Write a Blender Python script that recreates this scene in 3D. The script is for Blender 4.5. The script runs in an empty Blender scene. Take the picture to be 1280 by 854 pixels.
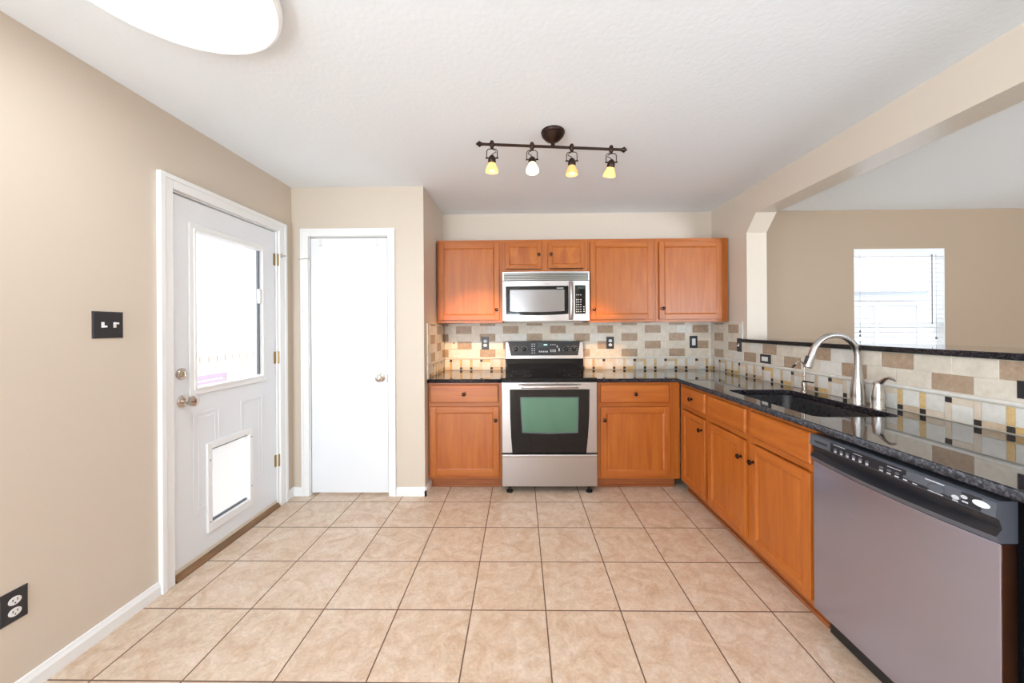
import bpy, bmesh, math, random
from mathutils import Vector, Matrix

# ------------------------------------------------------------------ camera, world, lights, exposure
SC = bpy.context.scene
COL = SC.collection
SC.view_settings.view_transform = 'Standard'
SC.view_settings.look = 'None'
SC.view_settings.gamma = 1.0
SC.view_settings.use_curve_mapping = False
SC.view_settings.exposure = 0.36

EYE = 1.3221
F_PX, CX, CY, YAW, ROLL = 450.36, 643.82, 409.36, 0.0149, -0.0062
cam_data = bpy.data.cameras.new('camera')
cam = bpy.data.objects.new('camera', cam_data)
COL.objects.link(cam)
cam_data.sensor_width = 36.0
cam_data.lens = F_PX / 1280 * 36.0
cam_data.shift_x = (640 - CX) / 1280
cam_data.shift_y = (CY - 427) / 1280
cam_data.clip_start = 0.02
fw = Vector((-math.sin(YAW), math.cos(YAW), 0))
r0 = Vector((math.cos(YAW), math.sin(YAW), 0))
u0 = r0.cross(fw)
rr = r0 * math.cos(ROLL) + u0 * math.sin(ROLL)
uu = -r0 * math.sin(ROLL) + u0 * math.cos(ROLL)
M = Matrix((rr, uu, -fw)).transposed().to_4x4()
M.translation = Vector((0, 0, EYE))
cam.matrix_world = M
SC.camera = cam

# strengths of the sky, the added fill lights and the lamp diffuser
SKY_STRENGTH = 2.3
REAR_FILL = 145.0
SIDE_FILL = 180.0
FILLC = (0.79, 0.90, 1.0)
FAMILY_FILL = 260.0
LAMP_DISC = 9.0

world = bpy.data.worlds.new('daylight')
SC.world = world
world.use_nodes = True
wn = world.node_tree.nodes
wl = world.node_tree.links
for n in list(wn): wn.remove(n)
w_out = wn.new('ShaderNodeOutputWorld')
w_bg = wn.new('ShaderNodeBackground')
w_tc = wn.new('ShaderNodeTexCoord')
w_sep = wn.new('ShaderNodeSeparateXYZ')
w_ramp = wn.new('ShaderNodeValToRGB')
w_ramp.color_ramp.elements[0].position = 0.0
w_ramp.color_ramp.elements[0].color = (0.80, 0.86, 0.95, 1)
w_ramp.color_ramp.elements[1].position = 0.6
w_ramp.color_ramp.elements[1].color = (0.95, 0.97, 1.0, 1)
wl.new(w_tc.outputs['Generated'], w_sep.inputs[0])
wl.new(w_sep.outputs['Z'], w_ramp.inputs[0])
wl.new(w_ramp.outputs[0], w_bg.inputs['Color'])
w_bg.inputs['Strength'].default_value = SKY_STRENGTH
wl.new(w_bg.outputs[0], w_out.inputs[0])

def area_light(name, loc, direction, sx, sy, power, color=(1, 1, 1), spread=180):
    d = bpy.data.lights.new(name, 'AREA')
    d.shape = 'RECTANGLE'; d.size = sx; d.size_y = sy
    d.energy = power; d.color = color; d.spread = math.radians(spread)
    o = bpy.data.objects.new(name, d)
    o.location = loc
    o.rotation_euler = Vector(direction).to_track_quat('-Z', 'Y').to_euler()
    COL.objects.link(o)
    return o

# added fill lights outside the unseen windows, tilted up to brighten room and ceiling
area_light('fill_rear_kitchen', (-1.05, -3.45, 0.95), (0.1, 1, 0.75), 1.15, 1.9, REAR_FILL, FILLC)
area_light('fill_side_kitchen', (-2.35, -1.6, 1.05), (1, 0.15, 0.75), 2.0, 1.6, SIDE_FILL, FILLC)
area_light('fill_rear_family', (4.2, -3.45, 1.1), (0, 1, 0.8), 2.0, 1.6, FAMILY_FILL, FILLC)

# ------------------------------------------------------------------ dimensions (metres)
YB, YP, XL, XR, XS = 3.545, 2.83, -1.81, 1.87, -0.76
XRO = 2.033                       # far face of the half wall
ZC = 2.44
REAR = -3.0
XF = 6.2                          # family room side wall
CT = 0.905                        # worktop height
XFACE = 1.285                     # face frames of the sink run
YFACE = 2.935                     # face frames of the stove run
YUF = 3.245                       # face frames of the wall cabinets

# ------------------------------------------------------------------ materials
def new_mat(name):
    m = bpy.data.materials.new(name); m.use_nodes = True
    nt = m.node_tree
    return m, nt, nt.nodes['Principled BSDF']

def pset(b, **k):
    for key, v in k.items():
        nm = {'rough': 'Roughness', 'metal': 'Metallic', 'spec': 'Specular IOR Level', 'coat': 'Coat Weight',
              'coat_rough': 'Coat Roughness', 'aniso': 'Anisotropic'}[key]
        b.inputs[nm].default_value = v

def srgb(r, g, b):
    f = lambda c: (c / 255) / 12.92 if c / 255 <= 0.04045 else ((c / 255 + 0.055) / 1.055) ** 2.4
    return (f(r), f(g), f(b), 1)

def plain(name, col, rough=0.5, metal=0.0, **k):
    m, nt, b = new_mat(name)
    b.inputs['Base Color'].default_value = col
    pset(b, rough=rough, metal=metal, **k)
    n = nt.nodes.new('ShaderNodeTexNoise'); n.inputs['Scale'].default_value = 35
    g = nt.nodes.new('ShaderNodeNewGeometry')
    nt.links.new(g.outputs['Position'], n.inputs['Vector'])
    mr = nt.nodes.new('ShaderNodeMapRange')
    mr.inputs['To Min'].default_value = max(0.0, rough - 0.04); mr.inputs['To Max'].default_value = min(1, rough + 0.04)
    nt.links.new(n.outputs[0], mr.inputs['Value']); nt.links.new(mr.outputs[0], b.inputs['Roughness'])
    return m

def paint(name, col, rough=0.55, bump=0.15, scale=90, dist=0.002, spec=0.5):
    m, nt, b = new_mat(name)
    b.inputs['Base Color'].default_value = col
    pset(b, rough=rough, spec=spec)
    g = nt.nodes.new('ShaderNodeNewGeometry')
    n = nt.nodes.new('ShaderNodeTexNoise'); n.inputs['Scale'].default_value = scale; n.inputs['Detail'].default_value = 3
    nt.links.new(g.outputs['Position'], n.inputs['Vector'])
    bp = nt.nodes.new('ShaderNodeBump'); bp.inputs['Strength'].default_value = bump; bp.inputs['Distance'].default_value = dist
    nt.links.new(n.outputs[0], bp.inputs['Height']); nt.links.new(bp.outputs[0], b.inputs['Normal'])
    return m

def wood(name, c1, c2, vec_scale, rough=0.36, rot=None):
    m, nt, b = new_mat(name)
    g = nt.nodes.new('ShaderNodeNewGeometry')
    mp = nt.nodes.new('ShaderNodeMapping'); mp.inputs['Scale'].default_value = vec_scale
    nt.links.new(g.outputs['Position'], mp.inputs['Vector'])
    n = nt.nodes.new('ShaderNodeTexNoise'); n.inputs['Scale'].default_value = 1.0
    n.inputs['Detail'].default_value = 6; n.inputs['Roughness'].default_value = 0.6; n.inputs['Distortion'].default_value = 0.6
    nt.links.new(mp.outputs[0], n.inputs['Vector'])
    r = nt.nodes.new('ShaderNodeValToRGB')
    r.color_ramp.elements[0].position = 0.30; r.color_ramp.elements[0].color = c2
    r.color_ramp.elements[1].position = 0.72; r.color_ramp.elements[1].color = c1
    nt.links.new(n.outputs[0], r.inputs[0]); nt.links.new(r.outputs[0], b.inputs['Base Color'])
    pset(b, rough=rough, spec=0.45, coat=0.15, coat_rough=0.25)
    bp = nt.nodes.new('ShaderNodeBump'); bp.inputs['Strength'].default_value = 0.06; bp.inputs['Distance'].default_value = 0.001
    nt.links.new(n.outputs[0], bp.inputs['Height']); nt.links.new(bp.outputs[0], b.inputs['Normal'])
    return m

def granite(name, rough=0.04, spec=0.9, coat=0.5):
    m, nt, b = new_mat(name)
    g = nt.nodes.new('ShaderNodeNewGeometry')
    v = nt.nodes.new('ShaderNodeTexVoronoi'); v.inputs['Scale'].default_value = 170
    n = nt.nodes.new('ShaderNodeTexNoise'); n.inputs['Scale'].default_value = 60; n.inputs['Detail'].default_value = 8; n.inputs['Roughness'].default_value = 0.75
    nt.links.new(g.outputs['Position'], v.inputs['Vector']); nt.links.new(g.outputs['Position'], n.inputs['Vector'])
    r1 = nt.nodes.new('ShaderNodeValToRGB')
    e = r1.color_ramp.elements
    e[0].position = 0.45; e[0].color = (0.006, 0.006, 0.008, 1)
    e[1].position = 0.78; e[1].color = (0.05, 0.042, 0.047, 1)
    r2 = nt.nodes.new('ShaderNodeValToRGB')
    e = r2.color_ramp.elements
    e[0].position = 0.55; e[0].color = (0, 0, 0, 1)
    e[1].position = 0.98; e[1].color = (0.07, 0.06, 0.07, 1)
    nt.links.new(n.outputs[0], r1.inputs[0])
    sp = nt.nodes.new('ShaderNodeSeparateColor'); nt.links.new(v.outputs['Color'], sp.inputs[0]); nt.links.new(sp.outputs[0], r2.inputs[0])
    mx = nt.nodes.new('ShaderNodeMix'); mx.data_type = 'RGBA'; mx.blend_type = 'ADD'; mx.inputs[0].default_value = 1
    nt.links.new(r1.outputs[0], mx.inputs[6]); nt.links.new(r2.outputs[0], mx.inputs[7])
    nt.links.new(mx.outputs[2], b.inputs['Base Color'])
    pset(b, rough=rough, spec=spec, coat=coat, coat_rough=0.02)
    return m

def stone(name, c1, c2, scale=25, rough=0.45, bump=0.15):
    m, nt, b = new_mat(name)
    g = nt.nodes.new('ShaderNodeNewGeometry')
    n = nt.nodes.new('ShaderNodeTexNoise'); n.inputs['Scale'].default_value = scale; n.inputs['Detail'].default_value = 6; n.inputs['Roughness'].default_value = 0.65
    nt.links.new(g.outputs['Position'], n.inputs['Vector'])
    r = nt.nodes.new('ShaderNodeValToRGB')
    r.color_ramp.elements[0].position = 0.32; r.color_ramp.elements[0].color = c2
    r.color_ramp.elements[1].position = 0.68; r.color_ramp.elements[1].color = c1
    nt.links.new(n.outputs[0], r.inputs[0]); nt.links.new(r.outputs[0], b.inputs['Base Color'])
    pset(b, rough=rough, spec=0.4)
    bp = nt.nodes.new('ShaderNodeBump'); bp.inputs['Strength'].default_value = bump; bp.inputs['Distance'].default_value = 0.001
    nt.links.new(n.outputs[0], bp.inputs['Height']); nt.links.new(bp.outputs[0], b.inputs['Normal'])
    return m

def brushed(name, col, rough=0.3, axis='x', metal=1.0):
    m, nt, b = new_mat(name)
    b.inputs['Base Color'].default_value = col
    pset(b, rough=rough, metal=metal)
    g = nt.nodes.new('ShaderNodeNewGeometry')
    mp = nt.nodes.new('ShaderNodeMapping')
    mp.inputs['Scale'].default_value = {'x': (4, 300, 300), 'y': (300, 4, 300), 'z': (300, 300, 4)}[axis]
    n = nt.nodes.new('ShaderNodeTexNoise'); n.inputs['Scale'].default_value = 1; n.inputs['Detail'].default_value = 3
    nt.links.new(g.outputs['Position'], mp.inputs[0]); nt.links.new(mp.outputs[0], n.inputs['Vector'])
    mr = nt.nodes.new('ShaderNodeMapRange')
    mr.inputs['To Min'].default_value = rough - 0.06; mr.inputs['To Max'].default_value = rough + 0.08
    nt.links.new(n.outputs[0], mr.inputs['Value']); nt.links.new(mr.outputs[0], b.inputs['Roughness'])
    return m

def emit(name, col, strength):
    m, nt, b = new_mat(name)
    b.inputs['Base Color'].default_value = col
    b.inputs['Emission Color'].default_value = col
    b.inputs['Emission Strength'].default_value = strength
    pset(b, rough=0.4)
    return m

def pane(name, tint=(1, 1, 1, 1), refl=0.08):
    m = bpy.data.materials.new(name); m.use_nodes = True
    nt = m.node_tree
    for n in list(nt.nodes): nt.nodes.remove(n)
    o = nt.nodes.new('ShaderNodeOutputMaterial'); t = nt.nodes.new('ShaderNodeBsdfTransparent'); t.inputs[0].default_value = tint
    g = nt.nodes.new('ShaderNodeBsdfGlossy'); g.inputs['Roughness'].default_value = 0.02
    lw = nt.nodes.new('ShaderNodeLayerWeight')
    pw = nt.nodes.new('ShaderNodeMath'); pw.operation = 'POWER'; pw.inputs[1].default_value = 5
    fr = nt.nodes.new('ShaderNodeMath'); fr.operation = 'MULTIPLY_ADD'; fr.inputs[1].default_value = 0.9; fr.inputs[2].default_value = 0.03
    nt.links.new(lw.outputs['Facing'], pw.inputs[0]); nt.links.new(pw.outputs[0], fr.inputs[0])
    mx = nt.nodes.new('ShaderNodeMixShader')
    nt.links.new(fr.outputs[0], mx.inputs[0]); nt.links.new(t.outputs[0], mx.inputs[1]); nt.links.new(g.outputs[0], mx.inputs[2])
    nt.links.new(mx.outputs[0], o.inputs[0])
    return m

def flap_mat(name):
    m = bpy.data.materials.new(name); m.use_nodes = True
    nt = m.node_tree
    for n in list(nt.nodes): nt.nodes.remove(n)
    o = nt.nodes.new('ShaderNodeOutputMaterial')
    d = nt.nodes.new('ShaderNodeBsdfDiffuse'); d.inputs[0].default_value = (0.9, 0.9, 0.9, 1)
    t = nt.nodes.new('ShaderNodeBsdfTranslucent'); t.inputs[0].default_value = (0.95, 0.95, 0.95, 1)
    p = nt.nodes.new('ShaderNodeBsdfTransparent'); p.inputs[0].default_value = (0.95, 0.95, 0.95, 1)
    mx = nt.nodes.new('ShaderNodeMixShader'); mx.inputs[0].default_value = 0.5
    m2 = nt.nodes.new('ShaderNodeMixShader'); m2.inputs[0].default_value = 0.5
    nt.links.new(d.outputs[0], mx.inputs[1]); nt.links.new(t.outputs[0], mx.inputs[2])
    nt.links.new(mx.outputs[0], m2.inputs[1]); nt.links.new(p.outputs[0], m2.inputs[2])
    nt.links.new(m2.outputs[0], o.inputs[0])
    return m

TILE, TX0, TY0 = 0.3476, -0.2374, 2.7256
def floor_mat():
    m, nt, b = new_mat('beige_floor_tile')
    N, L = nt.nodes, nt.links
    g = N.new('ShaderNodeNewGeometry'); s = N.new('ShaderNodeSeparateXYZ'); L.new(g.outputs['Position'], s.inputs[0])
    def math_n(op, a, bb=None, c=None):
        n = N.new('ShaderNodeMath'); n.operation = op
        for i, v in enumerate((a, bb, c)):
            if v is None: continue
            if isinstance(v, (int, float)): n.inputs[i].default_value = v
            else: L.new(v, n.inputs[i])
        return n.outputs[0]
    masks, cells = [], []
    for out, o0 in ((s.outputs['X'], TX0), (s.outputs['Y'], TY0)):
        q = math_n('DIVIDE', math_n('SUBTRACT', out, o0), TILE)
        fr = math_n('FRACT', q); cells.append(math_n('FLOOR', q))
        d = math_n('MINIMUM', fr, math_n('SUBTRACT', 1.0, fr))
        masks.append(d)
    d = math_n('MINIMUM', masks[0], masks[1])
    mr = N.new('ShaderNodeMapRange'); mr.inputs['From Min'].default_value = 0.0062; mr.inputs['From Max'].default_value = 0.0105
    L.new(d, mr.inputs['Value'])
    cb = N.new('ShaderNodeCombineXYZ'); L.new(cells[0], cb.inputs[0]); L.new(cells[1], cb.inputs[1])
    wnz = N.new('ShaderNodeTexWhiteNoise'); wnz.noise_dimensions = '3D'; L.new(cb.outputs[0], wnz.inputs['Vector'])
    off = N.new('ShaderNodeVectorMath'); off.operation = 'MULTIPLY_ADD'; off.inputs[1].default_value = (7, 7, 7)
    L.new(wnz.outputs['Color'], off.inputs[0]); L.new(g.outputs['Position'], off.inputs[2])
    n1 = N.new('ShaderNodeTexNoise'); n1.inputs['Scale'].default_value = 9; n1.inputs['Detail'].default_value = 8; n1.inputs['Roughness'].default_value = 0.65; n1.inputs['Distortion'].default_value = 1.2
    L.new(off.outputs[0], n1.inputs['Vector'])
    r = N.new('ShaderNodeValToRGB'); e = r.color_ramp.elements
    e[0].position = 0.34; e[0].color = srgb(207, 177, 148)
    e[1].position = 0.50; e[1].color = srgb(220, 197, 174)
    x = e.new(0.70); x.color = srgb(230, 214, 197)
    L.new(n1.outputs[0], r.inputs[0])
    n2 = N.new('ShaderNodeTexNoise'); n2.inputs['Scale'].default_value = 38; n2.inputs['Detail'].default_value = 5; n2.inputs['Distortion'].default_value = 2.0
    L.new(off.outputs[0], n2.inputs['Vector'])
    r2 = N.new('ShaderNodeValToRGB'); e = r2.color_ramp.elements
    e[0].position = 0.35; e[0].color = (0.86, 0.84, 0.82, 1); e[1].position = 0.65; e[1].color = (1.06, 1.05, 1.04, 1)
    L.new(n2.outputs[0], r2.inputs[0])
    mu = N.new('ShaderNodeMix'); mu.data_type = 'RGBA'; mu.blend_type = 'MULTIPLY'; mu.inputs[0].default_value = 0.8
    L.new(r.outputs[0], mu.inputs[6]); L.new(r2.outputs[0], mu.inputs[7])
    mx = N.new('ShaderNodeMix'); mx.data_type = 'RGBA'
    L.new(mr.outputs[0], mx.inputs[0]); mx.inputs[6].default_value = srgb(112, 84, 66); L.new(mu.outputs[2], mx.inputs[7])
    L.new(mx.outputs[2], b.inputs['Base Color'])
    rg = N.new('ShaderNodeMapRange'); rg.inputs['To Min'].default_value = 0.8; rg.inputs['To Max'].default_value = 0.36
    L.new(mr.outputs[0], rg.inputs['Value']); L.new(rg.outputs[0], b.inputs['Roughness'])
    hm = math_n('ADD', mr.outputs[0], math_n('MULTIPLY', n2.outputs[0], 0.12))
    bp = N.new('ShaderNodeBump'); bp.inputs['Strength'].default_value = 0.5; bp.inputs['Distance'].default_value = 0.0015
    L.new(hm, bp.inputs['Height']); L.new(bp.outputs[0], b.inputs['Normal'])
    return m

MAT = dict(
    wall=paint('beige_wall_paint', srgb(218, 205, 189), 0.5, 0.12, 110),
    header=paint('textured_beige_header', srgb(214, 206, 194), 0.16, 0.45, 70, 0.003, 1.0),
    family=paint('tan_wall_paint', srgb(172, 151, 129), 0.5, 0.1, 110),
    ceiling=paint('white_ceiling_texture', srgb(242, 248, 253), 0.8, 0.35, 45, 0.003),
    floor=floor_mat(),
    trim=plain('white_trim_paint', srgb(247, 248, 248), 0.35),
    door=plain('white_door_paint', srgb(241, 244, 248), 0.38),
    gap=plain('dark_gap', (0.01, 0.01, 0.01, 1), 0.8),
    gasket=plain('grey_gasket', srgb(110, 112, 115), 0.6),
    nickel=plain('satin_nickel', srgb(205, 195, 185), 0.22, 1.0),
    brass=plain('aged_brass', srgb(165, 140, 95), 0.35, 1.0),
    bronze=plain('oil_rubbed_bronze', srgb(62, 48, 42), 0.34, 0.85),
    bronze_knob=plain('dark_bronze_knob', srgb(70, 50, 42), 0.25, 0.9),
    black=plain('black_plastic', (0.012, 0.012, 0.014, 1), 0.3),
    blackgloss=plain('black_glass', (0.003, 0.003, 0.005, 1), 0.05, 0.0, spec=0.45),
    sink=plain('black_composite', (0.030, 0.031, 0.036, 1), 0.28),
    dwpanel=plain('charcoal_control_panel', srgb(84, 88, 96), 0.33),
    dwdark=plain('black_control_inset', srgb(32, 34, 40), 0.3),
    plate=plain('black_cover_plate', srgb(46, 46, 50), 0.35),
    white=plain('white_plastic', srgb(238, 238, 236), 0.35),
    cream=plain('ivory_plate', srgb(226, 216, 198), 0.4),
    ink=plain('pale_printed_mark', srgb(196, 198, 202), 0.5),
    dark_ink=plain('dark_printed_mark', srgb(90, 85, 85), 0.5),
    lcd=plain('green_grey_display', srgb(62, 80, 76), 0.15),
    lcd_lit=emit('lit_display_digits', (0.55, 0.85, 0.8, 1), 0.5),
    steel_x=brushed('brushed_steel', srgb(192, 187, 186), 0.30, 'x'),
    steel_y=brushed('brushed_steel_lengthwise', srgb(188, 195, 222), 0.22, 'y'),
    steel_dark=brushed('grey_vent_metal', srgb(150, 146, 138), 0.35, 'x'),
    steel_f=brushed('satin_faucet_steel', srgb(200, 198, 196), 0.24, 'z'),
    ovenglass=plain('green_tinted_oven_glass', srgb(100, 146, 130), 0.10, 0.75, coat=0.4),
    mwglass=plain('grey_mesh_microwave_glass', srgb(150, 146, 146), 0.22, 0.6, coat=0.3),
    granite=granite('black_speckled_granite'),
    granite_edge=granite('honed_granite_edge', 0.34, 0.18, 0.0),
    wood_v=wood('honey_maple_vertical', srgb(191, 110, 42), srgb(167, 86, 25), (26, 26, 2.2)),
    wood_h=wood('honey_maple_horizontal', srgb(191, 110, 42), srgb(167, 86, 25), (2.2, 2.2, 26)),
    oak=wood('knotty_oak_panel', srgb(202, 120, 48), srgb(152, 72, 22), (9, 9, 3.0), 0.3),
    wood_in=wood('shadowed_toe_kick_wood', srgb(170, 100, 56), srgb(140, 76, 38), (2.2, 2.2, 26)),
    t_cream=stone('cream_travertine', srgb(232, 222, 206), srgb(214, 202, 184)),
    t_white=stone('pale_travertine', srgb(234, 230, 222), srgb(218, 212, 202)),
    t_brown=stone('brown_travertine', srgb(188, 164, 140), srgb(166, 140, 116), 40),
    t_gold=stone('gold_travertine', srgb(226, 196, 142), srgb(208, 168, 106), 40),
    t_tan=stone('tan_travertine', srgb(220, 198, 170), srgb(204, 178, 148), 40),
    t_pale=stone('pale_beige_travertine', srgb(230, 214, 194), srgb(218, 200, 178)),
    t_dark=stone('dark_slate_mosaic', srgb(72, 66, 62), srgb(48, 44, 42), 90, 0.35),
    grout=plain('pale_grout', srgb(222, 212, 194), 0.85),
    glass=pane('clear_pane'),
    flap=flap_mat('clouded_vinyl_flap'),
    threshold=wood('worn_oak_threshold', srgb(150, 112, 74), srgb(104, 74, 46), (26, 3, 26), 0.55),
    diffuser=emit('lit_frosted_diffuser', (0.92, 0.97, 1.0, 1), LAMP_DISC),
    amber=emit('amber_ribbed_glass', (0.72, 0.42, 0.15, 1), 0.45),
    amber_lit=emit('brightly_lit_amber_glass', (1.0, 0.74, 0.36, 1), 2.2),
    amber_mid=emit('softly_lit_amber_glass', (0.85, 0.47, 0.15, 1), 0.9),
    bulb=emit('lit_bulb', (1.0, 0.88, 0.62, 1), 9.0),
    slat=plain('white_blind_slat', srgb(240, 241, 243), 0.5),
    fence=plain('pale_cedar_fence', srgb(214, 206, 196), 0.8),
    purple=plain('purple_outdoor_cloth', srgb(196, 178, 210), 0.8),
    siding=plain('pale_house_siding', srgb(222, 226, 230), 0.8),
    siding_dark=plain('grey_house_window', srgb(196, 202, 208), 0.4),
    concrete=stone('patio_concrete', srgb(200, 196, 190), srgb(180, 176, 170), 6, 0.9),
)

# ------------------------------------------------------------------ geometry helpers
def world_loc(o):
    v = Vector((0, 0, 0))
    while o is not None:
        v += o.location; o = o.parent
    return v

class MB:
    def __init__(s, fn=None):
        s.bm = bmesh.new(); s.fn = fn or (lambda p: p)
    def v(s, p): return s.bm.verts.new(s.fn(tuple(p)))
    def f(s, vs, mi=0):
        try:
            fc = s.bm.faces.new(vs); fc.material_index = mi; return fc
        except ValueError: return None
    def box(s, x0, x1, y0, y1, z0, z1, mi=0):
        a = [s.v(p) for p in ((x0, y0, z0), (x1, y0, z0), (x1, y1, z0), (x0, y1, z0), (x0, y0, z1), (x1, y0, z1), (x1, y1, z1), (x0, y1, z1))]
        for q in ((0, 3, 2, 1), (4, 5, 6, 7), (0, 1, 5, 4), (1, 2, 6, 5), (2, 3, 7, 6), (3, 0, 4, 7)):
            s.f([a[i] for i in q], mi)
        return s
    def loft(s, rings, mi=0, cap=True, closed=True):
        R = [[s.v(p) for p in r] for r in rings]
        n = len(R[0])
        for a, b in zip(R, R[1:]):
            for i in range(n if closed else n - 1):
                j = (i + 1) % n
                s.f([a[i], a[j], b[j], b[i]], mi)
        if cap:
            s.f(R[0][::-1], mi); s.f(R[-1], mi)
        return s
    def prism(s, pts, axis, a0, a1, mi=0):
        def P(p, a):
            if axis == 'x': return (a, p[0], p[1])
            if axis == 'y': return (p[0], a, p[1])
            return (p[0], p[1], a)
        return s.loft([[P(p, a0) for p in pts], [P(p, a1) for p in pts]], mi)
    def tube(s, pts, rad, seg=12, mi=0, cap=True):
        pts = [Vector(p) for p in pts]
        if not hasattr(rad, '__len__'): rad = [rad] * len(pts)
        rings = []; ref = None
        for i, p in enumerate(pts):
            t = (pts[min(i + 1, len(pts) - 1)] - pts[max(i - 1, 0)]).normalized()
            if ref is None:
                ref = Vector((0, 0, 1)) if abs(t.z) < 0.9 else Vector((0, 1, 0))
            n = (ref - t * ref.dot(t)).normalized(); ref = n
            b = t.cross(n)
            rings.append([tuple(p + (n * math.cos(2 * math.pi * k / seg) + b * math.sin(2 * math.pi * k / seg)) * rad[i]) for k in range(seg)])
        return s.loft(rings, mi, cap)
    def lathe(s, prof, origin=(0, 0, 0), axis=(0, 0, 1), seg=24, mi=0, cap=True):
        ax = Vector(axis).normalized()
        n = ax.orthogonal().normalized(); b = ax.cross(n); o = Vector(origin)
        rings = []
        for r, h in prof:
            rings.append([tuple(o + ax * h + (n * math.cos(2 * math.pi * k / seg) + b * math.sin(2 * math.pi * k / seg)) * max(r, 1e-5)) for k in range(seg)])
        return s.loft(rings, mi, cap)
    def ring(s, u0, u1, w0, w1, t, d0, d1, mi=0, mi_h=None):
        # rectangular frame in x (u) / z (w) with depth y (d)
        mh = mi if mi_h is None else mi_h
        s.box(u0, u0 + t, d0, d1, w0, w1, mi); s.box(u1 - t, u1, d0, d1, w0, w1, mi)
        s.box(u0 + t, u1 - t, d0, d1, w0, w0 + t, mh); s.box(u0 + t, u1 - t, d0, d1, w1 - t, w1, mh)
        return s
    def build(s, name, mats, parent=None, bevel=0.0, smooth=False, seg=2):
        bmesh.ops.recalc_face_normals(s.bm, faces=s.bm.faces[:])
        off = world_loc(parent) if parent is not None else Vector((0, 0, 0))
        if parent is not None: bmesh.ops.translate(s.bm, verts=s.bm.verts[:], vec=-off)
        me = bpy.data.meshes.new(name); s.bm.to_mesh(me); s.bm.free()
        for m in (mats if isinstance(mats, (list, tuple)) else [mats]): me.materials.append(m)
        if smooth:
            for p in me.polygons: p.use_smooth = True
        o = bpy.data.objects.new(name, me); COL.objects.link(o)
        if parent is not None: o.parent = parent
        if bevel:
            md = o.modifiers.new('bevel', 'BEVEL'); md.width = bevel; md.segments = seg; md.limit_method = 'ANGLE'; md.angle_limit = math.radians(40)
            md.harden_normals = False
        if smooth:
            try:
                md2 = o.modifiers.new('edges', 'EDGE_SPLIT'); md2.split_angle = math.radians(42)
            except Exception: pass
        return o

def tag(o, label=None, cat=None, group=None, kind=None):
    if label: o['label'] = label
    if cat: o['category'] = cat
    if group: o['group'] = group
    if kind: o['kind'] = kind
    return o
def struct(o): o['kind'] = 'structure'; return o
def empty(name, loc, label=None, cat=None, group=None):
    o = bpy.data.objects.new(name, None); COL.objects.link(o); o.location = loc; o.empty_display_size = 0.05
    return tag(o, label, cat, group)

def plate(outer, holes, z0, z1, bev, name, mat, parent=None):
    cu = bpy.data.curves.new(name, 'CURVE'); cu.dimensions = '2D'; cu.fill_mode = 'BOTH'
    for pts in [outer] + holes:
        sp = cu.splines.new('POLY'); sp.points.add(len(pts) - 1)
        for p, q in zip(sp.points, pts): p.co = (q[0], q[1], 0, 1)
        sp.use_cyclic_u = True
    cu.extrude = (z1 - z0) / 2 - bev; cu.bevel_depth = bev; cu.bevel_resolution = 3; cu.offset = -bev
    t = bpy.data.objects.new(name, cu); COL.objects.link(t)
    dg = bpy.context.evaluated_depsgraph_get()
    me = bpy.data.meshes.new_from_object(t.evaluated_get(dg))
    bpy.data.objects.remove(t)
    me.transform(Matrix.Translation((0, 0, (z0 + z1) / 2)))
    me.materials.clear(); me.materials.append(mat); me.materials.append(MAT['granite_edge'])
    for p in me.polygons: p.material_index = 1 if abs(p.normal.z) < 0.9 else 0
    me.name = name
    o = bpy.data.objects.new(name, me); COL.objects.link(o)
    if parent is not None:
        o.parent = parent; me.transform(Matrix.Translation(-world_loc(parent)))
    return o

def rrect(x0, x1, y0, y1, r, n=5):
    out = []
    for cx, cy, a in ((x1 - r, y1 - r, 0), (x0 + r, y1 - r, 90), (x0 + r, y0 + r, 180), (x1 - r, y0 + r, 270)):
        for i in range(n + 1):
            t = math.radians(a + 90 * i / n)
            out.append((cx + r * math.cos(t), cy + r * math.sin(t)))
    return out

# ================================================================== SETTING
mb = MB(); mb.box(XL - 0.2, XF + 0.2, REAR - 0.2, YB + 0.2, -0.12, 0.0)
struct(mb.build('floor', MAT['floor']))
mb = MB(); mb.box(XL - 0.2, XF + 0.2, REAR - 0.2, YB + 0.2, ZC, ZC + 0.12)
struct(mb.build('ceiling', MAT['ceiling']))

# left wall with the back door's opening
DY0, DY1, DZ1 = 1.838, 2.662, 2.052
mb = MB()
mb.box(XL - 0.14, XL, REAR, -2.6, 0, ZC); mb.box(XL - 0.14, XL, -0.6, DY0, 0, ZC); mb.box(XL - 0.14, XL, -2.6, -0.6, 0, 0.5); mb.box(XL - 0.14, XL, -2.6, -0.6, 2.15, ZC); mb.box(XL - 0.14, XL, DY1, YP + 0.12, 0, ZC); mb.box(XL - 0.14, XL, DY0, DY1, DZ1, ZC)
struct(mb.build('wall_left', MAT['wall']))
# pantry wall with door opening, and its return beside the cabinets
PX0, PX1, PZ1 = -1.672, -1.040, 2.052
mb = MB()
mb.box(XL, PX0, YP, YP + 0.12, 0, ZC); mb.box(PX1, XS, YP, YP + 0.12, 0, ZC); mb.box(PX0, PX1, YP, YP + 0.12, PZ1, ZC)
mb.box(XS - 0.12, XS, YP + 0.12, YB, 0, ZC)
struct(mb.build('wall_pantry', MAT['wall']))
mb = MB(); mb.box(XL - 0.14, XRO, YB, YB + 0.14, 0, ZC)
struct(mb.build('wall_back', MAT['wall']))
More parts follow.
